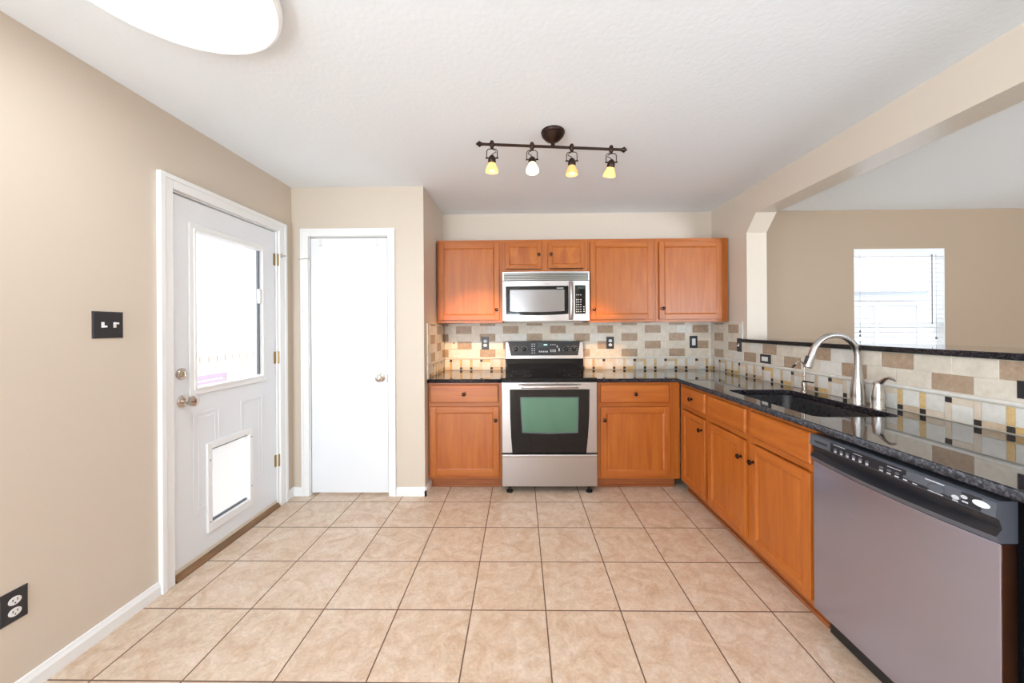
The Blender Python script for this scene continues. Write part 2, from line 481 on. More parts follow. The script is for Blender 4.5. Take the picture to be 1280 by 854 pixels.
# family-room back wall with window opening
WX0, WX1, WZ0, WZ1 = 3.24, 4.105, 0.95, 2.062
mb = MB()
mb.box(XRO, WX0, YB, YB + 0.14, 0, ZC); mb.box(WX1, XF, YB, YB + 0.14, 0, ZC)
mb.box(WX0, WX1, YB, YB + 0.14, 0, WZ0); mb.box(WX0, WX1, YB, YB + 0.14, WZ1, ZC)
struct(mb.build('wall_family_back', MAT['family']))
mb = MB(); mb.box(XF, XF + 0.14, REAR, YB, 0, ZC)
struct(mb.build('wall_family_side', MAT['family']))
# wall behind the camera, with openings for the added windows
mb = MB()
for x0, x1, z0, z1 in ((XL - 0.14, -1.65, 0, ZC), (-0.7, 3.2, 0, ZC), (5.2, XF + 0.14, 0, ZC), (-1.65, -0.7, 0, 0.1), (-1.65, -0.7, 2.15, ZC), (3.2, 5.2, 0, 0.6), (3.2, 5.2, 2.2, ZC)):
    mb.box(x0, x1, REAR - 0.14, REAR, z0, z1)
struct(mb.build('wall_rear', MAT['wall']))

# right wall: stub, half wall, header with chamfered corner
JY, HZ, YEND = 3.0, 2.222, -0.9
mb = MB()
mb.box(XR, XRO, JY, YB, 0, ZC)                           # stub
mb.box(XR, XRO, YEND, JY, 0, 1.186)                      # half wall
mb.box(XR, XRO, REAR, YEND, 0, ZC)
struct(mb.build('wall_right', MAT['wall']))
mb = MB()
pts = [(JY, ZC), (JY, 2.091), (JY - 0.118, HZ), (YEND, HZ), (YEND, ZC)]
mb.prism(pts, 'x', XR, XRO)
o = mb.build('wall_right_header', [MAT['wall'], MAT['header']])
for p in o.data.polygons:
    if p.normal.z < -0.9: p.material_index = 1
struct(o)

# baseboards
def baseboard(name, segs):
    mb = MB()
    for (ax, a0, a1, base, sgn) in segs:
        prof = [(0, 0), (0.014, 0), (0.014, 0.045), (0.008, 0.058), (0.006, 0.066), (0, 0.068)]
        if ax == 'y':   # runs along y at x=base
            mb.prism([(base + sgn * d, z) for d, z in prof], 'y', a0, a1)
        else:
            mb.loft([[(a0, base + sgn * d, z) for d, z in prof], [(a1, base + sgn * d, z) for d, z in prof]])
    return struct(mb.build(name, MAT['trim']))
baseboard('baseboard_left', [('y', REAR, DY0 - 0.074, XL, 1), ('y', DY1 + 0.08, YP, XL, 1)])
baseboard('baseboard_pantry', [('x', XL, PX0 - 0.062, YP, -1), ('x', PX1 + 0.056, XS + 0.014, YP, -1), ('y', YP - 0.014, YFACE + 0.06, XS, 1)])

# casings
def casing_profile_box(mb, a, b): pass
mb = MB()
mb.box(XL, XL + 0.018, DY0 - 0.072, DY0, 0, DZ1 + 0.068)
mb.box(XL, XL + 0.018, DY1, DY1 + 0.08, 0, DZ1 + 0.068)
mb.box(XL, XL + 0.018, DY0, DY1, DZ1, DZ1 + 0.068)
mb.box(XL + 0.018, XL + 0.024, DY0 - 0.072, DY0 - 0.045, 0, DZ1 + 0.068)
mb.box(XL + 0.018, XL + 0.024, DY1 + 0.053, DY1 + 0.08, 0, DZ1 + 0.068)
mb.box(XL + 0.018, XL + 0.024, DY0 - 0.045, DY1 + 0.053, DZ1 + 0.043, DZ1 + 0.068)
# jamb lining
mb.box(XL - 0.14, XL, DY0, DY0 + 0.008, 0, DZ1); mb.box(XL - 0.14, XL, DY1 - 0.008, DY1, 0, DZ1); mb.box(XL - 0.14, XL, DY0 + 0.008, DY1 - 0.008, DZ1 - 0.008, DZ1)
struct(mb.build('trim_1', MAT['trim'], bevel=0.003))
mb = MB()
mb.box(PX0 - 0.06, PX0, YP - 0.016, YP, 0, PZ1 + 0.058); mb.box(PX1, PX1 + 0.055, YP - 0.016, YP, 0, PZ1 + 0.058)
mb.box(PX0, PX1, YP - 0.016, YP, PZ1, PZ1 + 0.058)
mb.box(PX0 - 0.06, PX0 - 0.04, YP - 0.021, YP - 0.016, 0, PZ1 + 0.058); mb.box(PX1 + 0.035, PX1 + 0.055, YP - 0.021, YP - 0.016, 0, PZ1 + 0.058)
mb.box(PX0 - 0.04, PX1 + 0.035, YP - 0.021, YP - 0.016, PZ1 + 0.038, PZ1 + 0.058)
mb.box(PX0, PX0 + 0.006, YP, YP + 0.12, 0, PZ1); mb.box(PX1 - 0.008, PX1, YP, YP + 0.12, 0, PZ1); mb.box(PX0 + 0.008, PX1 - 0.008, YP, YP + 0.12, PZ1 - 0.006, PZ1)
struct(mb.build('trim_2', MAT['trim'], bevel=0.003))

# ---- door_1: glazed back door with a pet door
GY0, GY1, GZ0, GZ1 = 1.985, 2.505, 0.995, 1.872      # glass
FY0, FY1, FZ0, FZ1 = 2.085, 2.378, 0.185, 0.625      # pet flap
D0, D1 = DY0 + 0.0135, DY1 - 0.012
XD = XL - 0.012                                      # door face
mb = MB()
def wall_with_holes(mb, y0, y1, z0, z1, x0, x1, holes):
    zs = sorted({z0, z1} | {h[2] for h in holes} | {h[3] for h in holes})
    ys = sorted({y0, y1} | {h[0] for h in holes} | {h[1] for h in holes})
    for i in range(len(ys) - 1):
        j = 0
        while j < len(zs) - 1:
            def solid(jj):
                cy, cz = (ys[i] + ys[i + 1]) / 2, (zs[jj] + zs[jj + 1]) / 2
                return not any(h[0] < cy < h[1] and h[2] < cz < h[3] for h in holes)
            if not solid(j): j += 1; continue
            k = j
            while k + 1 < len(zs) - 1 and solid(k + 1): k += 1
            mb.box(x0, x1, ys[i], ys[i + 1], zs[j], zs[k + 1]); j = k + 1
wall_with_holes(mb, D0, D1, 0.045, DZ1 - 0.014, XD - 0.044, XD, [(GY0, GY1, GZ0, GZ1), (FY0, FY1, FZ0, FZ1)])
door1 = struct(mb.build('door_1', MAT['door']))
def fnX(p): return (XD + p[1], p[0], p[2])          # u -> y, d -> +x
mb = MB(fnX); mb.ring(GY0 - 0.036, GY1 + 0.036, GZ0 - 0.04, GZ1 + 0.04, 0.036, 0, 0.010)
mb.ring(GY0 - 0.012, GY1 + 0.012, GZ0 - 0.012, GZ1 + 0.012, 0.014, 0.002, 0.016)
mb.build('window_frame', MAT['trim'], door1, bevel=0.003)
mb = MB(fnX); mb.box(GY0, GY1, -0.026, -0.022, GZ0, GZ1); mb.build('glass_pane', MAT['glass'], door1)
mb = MB(fnX); mb.box(GY1 - 0.020, GY1 - 0.008, -0.018, -0.004, GZ0 + 0.01, GZ1 - 0.005); mb.build('blind_track', MAT['gasket'], door1)
mb = MB(fnX); mb.box(GY1 - 0.030, GY1 - 0.004, -0.006, 0.012, 1.50, 1.60); mb.build('blind_slider', MAT['white'], door1, bevel=0.003)
PF = (FY0 - 0.03, FY1 + 0.03, FZ0 - 0.045, FZ1 + 0.035)
for (a0, a1, b0, b1) in ((1.972, 2.155, 0.27, 0.855), (2.315, 2.515, 0.27, 0.855)):
    mb = MB(fnX)
    # a raised panel outline, cut where the pet door's frame sits
    for (e0, e1, f0, f1, t, th) in ((a0, a1, b0, b1, 0.014, 0.004), (a0 + 0.032, a1 - 0.032, b0 + 0.032, b1 - 0.032, 0.008, 0.003)):
        for (p0, p1, q0, q1) in ((e0, e0 + t, f0, f1), (e1 - t, e1, f0, f1), (e0 + t, e1 - t, f0, f0 + t), (e0 + t, e1 - t, f1 - t, f1)):
            if p1 <= PF[0] or p0 >= PF[1] or q1 <= PF[2] or q0 >= PF[3]: mb.box(p0, p1, 0, th, q0, q1); continue
            if q0 < PF[2]: mb.box(p0, p1, 0, th, q0, PF[2])
            if q1 > PF[3]: mb.box(p0, p1, 0, th, PF[3], q1)
            if q0 >= PF[2] - 0.02 or q1 - q0 < 0.05:
                if p0 < PF[0]: mb.box(p0, PF[0], 0, th, q0, q1)
                if p1 > PF[1]: mb.box(PF[1], p1, 0, th, q0, q1)
    mb.build('raised_panel', MAT['door'], door1, bevel=0.002)
pet = MB(fnX); pet.ring(FY0 - 0.03, FY1 + 0.03, FZ0 - 0.045, FZ1 + 0.035, 0.03, -0.001, 0.013)
pet.box(FY0, FY1, 0.0, 0.013, FZ0 - 0.015, FZ0 + 0.004); pet.box(FY0, FY1, 0.0, 0.013, FZ1 - 0.003, FZ1 + 0.006)
petf = pet.build('pet_door_frame', MAT['trim'], door1, bevel=0.003)
mb = MB(fnX); mb.box(FY0 + 0.003, FY1 - 0.003, -0.020, -0.016, FZ0 + 0.016, FZ1 - 0.014); mb.build('pet_door_flap', MAT['flap'], petf)
mb = MB(fnX); mb.box(FY0 + 0.006, FY1 - 0.006, -0.018, -0.005, FZ0 + 0.005, FZ0 + 0.015)
mb.build('flap_magnet', MAT['gasket'], petf)
mb = MB(fnX); mb.box(FY0 + 0.006, FY1 - 0.004, -0.016, -0.002, FZ1 - 0.013, FZ1 - 0.004); mb.build('flap_hinge', MAT['gasket'], petf)
for (yy, zz) in ((FY0 - 0.015, 0.56), (FY0 - 0.015, 0.20), (FY1 + 0.015, 0.60), (FY1 + 0.015, 0.27)):
    mb = MB(); mb.lathe([(0.004, 0.0), (0.004, 0.0145), (0.002, 0.016)], (XD, yy, zz), (1, 0, 0), 8); mb.build('screw', MAT['gasket'], petf)
# knob and deadbolt
mb = MB(); mb.lathe([(0.034, 0), (0.034, 0.004), (0.028, 0.010), (0.013, 0.014), (0.012, 0.030), (0.022, 0.040), (0.028, 0.055), (0.026, 0.070), (0.014, 0.078), (0.0, 0.079)], (XD, 1.915, 0.935), (1, 0, 0), 28)
mb.build('door_knob', MAT['nickel'], door1, smooth=True)
mb = MB(); mb.lathe([(0.031, 0), (0.031, 0.006), (0.026, 0.013), (0.0, 0.014)], (XD, 1.905, 1.083), (1, 0, 0), 28)
dbt = mb.build('deadbolt', MAT['nickel'], door1, smooth=True)
mb = MB(); mb.box(XD + 0.013, XD + 0.030, 1.900, 1.910, 1.068, 1.098); mb.build('thumb_turn', MAT['nickel'], dbt, bevel=0.003)
for z in (1.837, 1.109, 0.343):
    mb = MB(); mb.tube([(XL + 0.004, DY1 - 0.001, z - 0.045), (XL + 0.004, DY1 - 0.001, z + 0.045)], 0.007, 10)
    mb.box(XD - 0.001, XD + 0.003, DY1 - 0.030, DY1 - 0.004, z - 0.044, z + 0.044)
    mb.build('hinge', MAT['brass'], door1)
mb = MB(); mb.box(XL - 0.005, XL + 0.055, DY1 + 0.012, DY1 + 0.020, 1.865, 1.872); mb.box(XL + 0.018, XL + 0.026, DY1 + 0.008, DY1 + 0.026, 1.855, 1.883)
mb.build('hinge_stop', MAT['nickel'], door1)
mb = MB(); mb.box(XD - 0.05, XD + 0.004, D0, D1, 0.030, 0.052); mb.build('weather_strip', MAT['cream'], door1)
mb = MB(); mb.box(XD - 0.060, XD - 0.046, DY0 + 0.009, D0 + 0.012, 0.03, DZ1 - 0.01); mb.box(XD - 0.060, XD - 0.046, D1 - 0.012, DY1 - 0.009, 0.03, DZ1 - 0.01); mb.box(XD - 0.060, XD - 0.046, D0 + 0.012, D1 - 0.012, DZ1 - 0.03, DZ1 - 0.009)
mb.build('gap_shade_strip', MAT['gap'], door1)  # black strip stands in for the shade inside the door gap
mb = MB(); mb.prism([(XL - 0.14, 0), (XL + 0.020, 0), (XL + 0.018, 0.010), (XL + 0.0, 0.03), (XL - 0.14, 0.03)], 'y', DY0 + 0.008, DY1 - 0.008)
struct(mb.build('trim_3', MAT['threshold'], bevel=0.002))

# ---- door_2: flat pantry door
mb = MB(); mb.box(PX0 + 0.012, PX1 - 0.011, YP + 0.004, YP + 0.040, 0.022, PZ1 - 0.015)
door2 = struct(mb.build('door_2', MAT['door'], bevel=0.002))
mb = MB(); mb.lathe([(0.032, 0), (0.032, 0.004), (0.024, 0.009), (0.011, 0.013), (0.011, 0.030), (0.022, 0.040), (0.027, 0.054), (0.024, 0.066), (0.012, 0.073), (0, 0.074)], (-1.103, YP + 0.004, 0.932), (0, -1, 0), 28)
mb.build('door_knob', MAT['nickel'], door2, smooth=True)
for z in (1.816, 1.075, 0.339):
    mb = MB(); mb.tube([(PX0 + 0.006, YP - 0.006, z - 0.044), (PX0 + 0.006, YP - 0.006, z + 0.044)], 0.006, 10)
    mb.build('hinge', MAT['white'], door2)
mb = MB(); mb.tube([(PX0 - 0.062, YP - 0.03, 1.866), (PX0 - 0.0, YP - 0.026, 1.874), (PX0 + 0.006, YP - 0.006, 1.872)], 0.003, 8)
mb.build('hinge_stop', MAT['nickel'], door2)
for x in (-1.585, -1.135):
    mb = MB(); mb.box(x - 0.010, x + 0.010, YP - 0.001, YP + 0.004, PZ1 - 0.075, PZ1 - 0.016); mb.box(x - 0.01, x + 0.01, YP - 0.014, YP - 0.001, PZ1 - 0.078, PZ1 - 0.072)
    mb.build('over_door_hook', MAT['white'], door2)
mb = MB(); mb.box(PX1 - 0.012, PX1 - 0.007, YP - 0.002, YP + 0.002, 0.895, 0.955); mb.build('strike_plate', MAT['nickel'], door2)

# ---- window_1 with blinds in the family room
mb = MB()
yw = YB + 0.06
mb.ring(WX0, WX1, WZ0, WZ1, 0.030, yw, yw + 0.05)
mb.box(WX0 + 0.03, WX1 - 0.03, yw, yw + 0.05, 1.295, 1.345)
win = struct(mb.build('window_1', MAT['trim']))
mb = MB(); mb.box(WX0 + 0.03, WX1 - 0.03, yw + 0.02, yw + 0.024, WZ0 + 0.03, 1.295); mb.box(WX0 + 0.03, WX1 - 0.03, yw + 0.03, yw + 0.034, 1.345, WZ1 - 0.03)
mb.build('glass_pane', MAT['glass'], win)
mb = MB(); mb.box(WX0 - 0.03, WX1 + 0.03, YB - 0.03, YB + 0.06, WZ0 - 0.03, WZ0); mb.build('window_sill', MAT['trim'], win, bevel=0.003)
mb = MB(); mb.box(WX0 + 0.0005, WX0 + 0.006, YB + 0.001, yw, WZ0, WZ1); mb.box(WX1 - 0.006, WX1 - 0.0005, YB + 0.001, yw, WZ0, WZ1); mb.box(WX0 + 0.006, WX1 - 0.006, YB + 0.001, yw, WZ1 - 0.004, WZ1 - 0.0005)
mb.build('window_lining', MAT['trim'], win)
bl = empty('window_blind', ((WX0 + WX1) / 2, YB + 0.03, WZ0), 'white horizontal slat blind hanging in the window past the bar ledge', 'window blind')
mb = MB(); mb.box(WX0 + 0.006, WX1 - 0.006, YB - 0.004, YB + 0.050, WZ1 - 0.075, WZ1 - 0.004); mb.build('headrail', MAT['slat'], bl, bevel=0.003)
mb = MB()
z = WZ1 - 0.10
while z > WZ0 + 0.05:
    mb.prism([(YB + 0.006, z - 0.002), (YB + 0.026, z + 0.003), (YB + 0.046, z - 0.001), (YB + 0.046, z + 0.0012), (YB + 0.026, z + 0.0055), (YB + 0.006, z + 0.0005)], 'x', WX0 + 0.012, WX1 - 0.012)
    z -= 0.0445
mb.build('slats', MAT['slat'], bl)
for x in (WX0 + 0.12, WX1 - 0.12):
    mb = MB(); mb.tube([(x, YB + 0.004, WZ0 + 0.03), (x, YB + 0.004, WZ1 - 0.07)], 0.0012, 6); mb.build('ladder_cord', MAT['slat'], bl)
mb = MB(); mb.box(WX0 + 0.012, WX1 - 0.012, YB + 0.006, YB + 0.046, WZ0 + 0.012, WZ0 + 0.03); mb.build('bottom_rail', MAT['slat'], bl, bevel=0.003)
mb = MB(); mb.tube([(WX1 - 0.13, YB - 0.008, 1.33), (WX1 - 0.13, YB - 0.008, WZ1 - 0.06)], 0.004, 8); mb.build('tilt_wand', MAT['gasket'], bl)
for x, z in ((WX0 + 0.05, 1.235), (WX0 + 0.05, 1.275), (WX1 - 0.09, 1.205)):
    mb = MB(); mb.lathe([(0.003, 0), (0.007, -0.008), (0.008, -0.022), (0, -0.024)], (x, YB - 0.006, z), (0, 0, 1), 10)
    mb.tube([(x, YB - 0.006, z), (x, YB - 0.006, WZ1 - 0.06)], 0.001, 5)
    mb.build('pull_cord', MAT['gasket'], bl)

# ---- unseen windows added behind the camera to let the fill light in
for n, (x0, x1, z0, z1) in enumerate(((-1.65, -0.7, 0.1, 2.15), (3.2, 5.2, 0.6, 2.2))):
    mb = MB(); mb.ring(x0, x1, z0, z1, 0.05, REAR - 0.1, REAR - 0.03); xm = (x0 + x1) / 2
    mb.box(xm - 0.03, xm + 0.03, REAR - 0.1, REAR - 0.03, z0 + 0.05, z1 - 0.05)
    w = struct(mb.build('window_%d' % (n + 2), MAT['trim']))
    mb = MB(); mb.box(x0 + 0.05, xm - 0.03, REAR - 0.07, REAR - 0.066, z0 + 0.05, z1 - 0.05); mb.box(xm + 0.03, x1 - 0.05, REAR - 0.07, REAR - 0.066, z0 + 0.05, z1 - 0.05)
    mb.build('glass_pane', MAT['glass'], w)

mb = MB(lambda p: (XL - 0.1 + p[1], p[0], p[2])); mb.ring(-2.6, -0.6, 0.5, 2.15, 0.05, 0.0, 0.07); mb.box(-1.63, -1.57, 0.0, 0.07, 0.55, 2.1)
w = struct(mb.build('window_4', MAT['trim']))  # unseen side window, added for fill light that misses the appliance reflections
mb = MB(lambda p: (XL - 0.1 + p[1], p[0], p[2])); mb.box(-2.55, -1.63, 0.03, 0.034, 0.55, 2.1); mb.box(-1.57, -0.65, 0.03, 0.034, 0.55, 2.1)
mb.build('glass_pane', MAT['glass'], w)

# ================================================================== OUTSIDE
mb = MB(); mb.box(-9, XL - 0.14, -6, 9, -0.25, -0.12); mb.box(XL - 0.14, 9, YB + 0.2, 9, -0.25, -0.12)
struct(mb.build('patio_ground', MAT['concrete']))
fe = empty('picket_fence', (-5.0, 3, -0.12), 'pale wooden picket fence seen faintly through the back door glass', 'fence')
mb = MB(); k = -1.0
while k < 7.5:
    mb.prism([(k, -0.12), (k + 0.13, -0.12), (k + 0.13, 1.02), (k + 0.065, 1.10), (k, 1.02)], 'x', -5.02, -5.0); k += 0.16
mb.build('pickets', MAT['fence'], fe)
mb = MB(); mb.box(-5.06, -5.02, -1.0, 7.5, 0.15, 0.24); mb.box(-5.06, -5.02, -1.0, 7.5, 0.80, 0.89); mb.build('rail', MAT['fence'], fe)
for y in (0.2, 2.6, 5.0, 7.4):
    mb = MB(); mb.box(-5.15, -5.06, y, y + 0.09, -0.12, 1.15); mb.build('post', MAT['fence'], fe, bevel=0.004)
pb = empty('patio_bench', (-3.6, 3.6, -0.12), 'purple slatted patio bench seen faintly low in the back door glass', 'bench')
mb = MB()
for i in range(4): mb.box(-3.62, -3.60, 3.0, 4.35, 0.52 + i * 0.075, 0.575 + i * 0.075)
mb.build('backrest', MAT['purple'], pb, bevel=0.004)
mb = MB()
for i in range(4): mb.box(-3.58 + i * 0.11, -3.49 + i * 0.11, 3.0, 4.35, 0.30, 0.325)
mb.build('seat', MAT['purple'], pb, bevel=0.004)
for x, y, z1 in ((-3.62, 2.96, 0.82), (-3.62, 4.35, 0.82), (-3.2, 2.96, 0.5), (-3.2, 4.35, 0.5)):
    mb = MB(); mb.box(x - 0.02, x + 0.03, y, y + 0.045, -0.12, z1); mb.build('leg', MAT['fence'], pb, bevel=0.003)
nh = empty('neighbour_house', (5, 8.5, -0.12), 'pale sided house seen faintly through the blind slats', 'house')
mb = MB()
for i in range(11): mb.prism([(8.4, 0.0 + i * 0.2 - 0.12), (8.36, 0.0 + i * 0.2 - 0.12), (8.4, 0.2 + i * 0.2 - 0.12), (8.6, 0.2 + i * 0.2 - 0.12), (8.6, i * 0.2 - 0.12)], 'x', 4.6, 12.5)
mb.build('wall', MAT['siding'], nh)
mb = MB(); mb.prism([(8.1, 2.06), (8.1, 2.16), (10.2, 2.5), (10.2, 2.06)], 'x', 4.3, 12.8); mb.build('roof', MAT['siding_dark'], nh)
mb = MB(); mb.box(7.2, 9.0, 8.33, 8.36, 0.5, 1.75); wf = mb.build('window', MAT['siding_dark'], nh)
mb = MB(); mb.ring(7.1, 9.1, 0.4, 1.85, 0.09, 8.30, 8.34); mb.box(8.06, 8.14, 8.30, 8.34, 0.49, 1.76); mb.build('window_frame', MAT['trim'], wf)

# ================================================================== CABINETS
def fb(y0):
    return lambda p: (p[0], y0 - p[1], p[2])        # faces -Y : u=x, d outwards
def fr(x0):
    return lambda p: (x0 - p[1], p[0], p[2])        # faces -X : u=y, d outwards

def knob(parent, fn, u, w, d=0.02):
    P = lambda dd: Vector(fn((u, dd, w)))
    ax = (P(1) - P(0)).normalized()
    mb = MB(); mb.lathe([(0.009, 0), (0.009, 0.002), (0.0055, 0.004), (0.0055, 0.012), (0.013, 0.017), (0.0155, 0.022), (0.014, 0.027), (0.007, 0.030), (0, 0.0305)], tuple(P(d)), tuple(ax), 18)
    return mb.build('knob', MAT['bronze_knob'], parent, smooth=True)

def panel_door(parent, fn, u0, u1, w0, w1, kn=None, name='door', pan='wood_v', stile=0.048):
    mb = MB(fn)
    t = 0.020
    # frame
    mb.box(u0, u0 + stile, 0.001, t, w0, w1, 0); mb.box(u1 - stile, u1, 0.001, t, w0, w1, 0)
    mb.box(u0 + stile, u1 - stile, 0.001, t, w0, w0 + stile, 1); mb.box(u0 + stile, u1 - stile, 0.001, t, w1 - stile, w1, 1)
    o = mb.build(name, [MAT['wood_v'], MAT['wood_h']], parent, bevel=0.0028)
    mb = MB(fn)
    a, b, c, d = u0 + stile - 0.001, u1 - stile + 0.001, w0 + stile - 0.001, w1 - stile + 0.001
    # sloped bead then recessed flat panel
    s1 = 0.010
    outer = [(a, 0.0165, c), (b, 0.0165, c), (b, 0.0165, d), (a, 0.0165, d)]
    inner = [(a + s1, 0.011, c + s1), (b - s1, 0.011, c + s1), (b - s1, 0.011, d - s1), (a + s1, 0.011, d - s1)]
    back = [(a, 0.003, c), (b, 0.003, c), (b, 0.003, d), (a, 0.003, d)]
    mb.loft([back, outer, inner])
    mb.build('door_panel', MAT[pan], o)
    if kn: knob(o, fn, kn[0], kn[1])
    return o

def drawer_front(parent, fn, u0, u1, w0, w1, kn=True, name='drawer'):
    mb = MB(fn); e = 0.006
    mb.loft([[(u0, 0.001, w0), (u1, 0.001, w0), (u1, 0.001, w1), (u0, 0.001, w1)],
             [(u0, 0.014, w0), (u1, 0.014, w0), (u1, 0.014, w1), (u0, 0.014, w1)],
             [(u0 + e, 0.020, w0 + e), (u1 - e, 0.020, w0 + e), (u1 - e, 0.020, w1 - e), (u0 + e, 0.020, w1 - e)]])
    o = mb.build(name, MAT['wood_h'], parent, bevel=0.0015)
    if kn: knob(o, fn, (u0 + u1) / 2, (w0 + w1) / 2 + 0.0)
    return o

def base_body(parent, fn, u0, u1, depth, open_top=False):
    mb = MB(fn)
    zt = CT - 0.032
    mb.box(u0, u0 + 0.018, -depth, -0.019, 0.09, zt); mb.box(u1 - 0.018, u1, -depth, -0.019, 0.09, zt)
    mb.box(u0 + 0.018, u1 - 0.018, -depth, -0.019, 0.09, 0.108); mb.box(u0 + 0.018, u1 - 0.018, -depth, -depth + 0.008, 0.108, zt)
    o = mb.build('carcass', MAT['wood_v'], parent)
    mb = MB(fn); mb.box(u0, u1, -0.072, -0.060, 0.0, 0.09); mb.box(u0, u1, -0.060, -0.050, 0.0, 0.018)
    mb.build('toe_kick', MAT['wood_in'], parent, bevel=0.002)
    return o

def frame_back(parent, fn, u0, u1, stiles, rails, z0, z1):
    mb = MB(fn)
    for a, b in stiles: mb.box(a, b, -0.019, 0, z0, z1, 0)
    us = sorted(stiles)
    for (a, b), (c, d) in zip(us, us[1:]):
        for r0_, r1_ in rails: mb.box(b, c, -0.019, 0, r0_, r1_, 1)
    return mb.build('face_frame', [MAT['wood_v'], MAT['wood_h']], parent)

ZT = CT - 0.032
# base cabinet left of the stove
F = fb(YFACE)
c = empty('base_cabinet', (-0.455, 3.2, 0), 'honey maple base cabinet left of the stove, one drawer over one door', 'cabinet')
base_body(c, F, -0.745, -0.162, 0.595)
frame_back(c, F, -0.745, -0.162, [(-0.755, -0.725), (-0.196, -0.158)], [(0.09, 0.125), (0.675, 0.71), (0.845, ZT)], 0.09, ZT)
drawer_front(c, F, -0.738, -0.182, 0.712, 0.857)
panel_door(c, F, -0.738, -0.178, 0.120, 0.679, (-0.205, 0.572))
# base cabinet right of the stove
c = empty('base_cabinet', (0.93, 3.2, 0), 'honey maple base cabinet right of the stove, one drawer over one door', 'cabinet')
base_body(c, F, 0.622, XFACE - 0.02, 0.595)
frame_back(c, F, 0.612, XFACE, [(0.612, 0.66), (1.18, XFACE - 0.001)], [(0.09, 0.125), (0.675, 0.71), (0.845, ZT)], 0.09, ZT)
drawer_front(c, F, 0.643, 1.197, 0.708, 0.854)
panel_door(c, F, 0.643, 1.200, 0.116, 0.674, (0.670, 0.572))
# sink run
G = fr(XFACE)
c = empty('base_cabinet', (1.56, 2.7, 0), 'narrow honey maple corner base cabinet with one small drawer and narrow door', 'cabinet')
base_body(c, G, 2.488, YFACE - 0.022, 0.565)
frame_back(c, G, 2.488, YFACE, [(2.488, 2.53), (2.85, YFACE - 0.021)], [(0.09, 0.125), (0.675, 0.71), (0.845, ZT)], 0.09, ZT)
drawer_front(c, G, 2.510, 2.858, 0.712, 0.852)
panel_door(c, G, 2.510, 2.858, 0.118, 0.672, (2.545, 0.592), stile=0.042)
c = empty('sink_base_cabinet', (1.56, 2.03, 0), 'wide honey maple cabinet under the sink with two doors and two blank drawer fronts', 'cabinet')
base_body(c, G, 1.590, 2.485, 0.565)
frame_back(c, G, 1.590, 2.485, [(1.588, 1.63), (2.0, 2.07), (2.445, 2.485)], [(0.09, 0.125), (0.675, 0.71), (0.845, ZT)], 0.09, ZT)
drawer_front(c, G, 2.060, 2.466, 0.712, 0.852, kn=False, name='drawer_front')
drawer_front(c, G, 1.600, 2.014, 0.712, 0.852, kn=False, name='drawer_front')
panel_door(c, G, 2.060, 2.466, 0.118, 0.672, (2.092, 0.572))
panel_door(c, G, 1.600, 2.014, 0.118, 0.672, (1.984, 0.578))
c = empty('base_cabinet', (1.56, 0.6, 0), 'honey maple base cabinet at the right edge beyond the dishwasher', 'cabinet')
base_body(c, G, 0.33, 0.935, 0.565)
frame_back(c, G, 0.33, 0.935, [(0.33, 0.37), (0.89, 0.935)], [(0.09, 0.125), (0.675, 0.71), (0.845, ZT)], 0.09, ZT)
drawer_front(c, G, 0.352, 0.908, 0.712, 0.852)
panel_door(c, G, 0.352, 0.908, 0.118, 0.672, (0.885, 0.58))

# wall cabinets
def wall_cabinet(label, x0, x1, z0, z1, doors, stiles, pan='wood_v', rail=0.03):
    c = empty('wall_cabinet', ((x0 + x1) / 2, 3.4, z0), label, 'cabinet')
    mb = MB(); y0, y1 = YUF + 0.019, YB - 0.002
    mb.box(x0, x0 + 0.016, y0, y1, z0, z1); mb.box(x1 - 0.016, x1, y0, y1, z0, z1)
    mb.box(x0 + 0.016, x1 - 0.016, y0, y1, z0 + 0.012, z0 + 0.028); mb.box(x0 + 0.016, x1 - 0.016, y0, y1, z1 - 0.016, z1)
    mb.build('carcass', MAT['wood_v'], c)
    frame_back(c, fb(YUF), x0, x1, stiles, [(z0, z0 + rail), (z1 - 0.036, z1)], z0, z1)
    for (u0, u1, w0, w1, kn) in doors: panel_door(c, fb(YUF), u0, u1, w0, w1, kn, pan=pan, stile=0.046 if z1 - z0 > 0.5 else 0.036)
    return c
wall_cabinet('single-door honey maple wall cabinet left of the microwave', -0.750, -0.160, 1.366, 2.110,
             [(-0.733, -0.187, 1.390, 2.080, (-0.213, 1.482))], [(-0.750, -0.715), (-0.205, -0.160)])
wall_cabinet('short two-door oak wall cabinet above the microwave', -0.158, 0.608, 1.812, 2.110,
             [(-0.131, 0.193, 1.846, 2.080, (0.167, 1.968)), (0.250, 0.578, 1.849, 2.080, (0.277, 1.970))], [(-0.158, -0.11), (0.17, 0.27), (0.56, 0.608)], 'oak')
wall_cabinet('single-door honey maple wall cabinet just right of the microwave', 0.610, 1.210, 1.364, 2.110,
             [(0.628, 1.184, 1.388, 2.080, (0.657, 1.480))], [(0.610, 0.655), (1.16, 1.210)])
wall_cabinet('rightmost honey maple wall cabinet next to the pass-through wall', 1.212, 1.855, 1.362, 2.110,
             [(1.240, 1.792, 1.386, 2.078, (1.268, 1.482))], [(1.212, 1.26), (1.775, 1.855)])

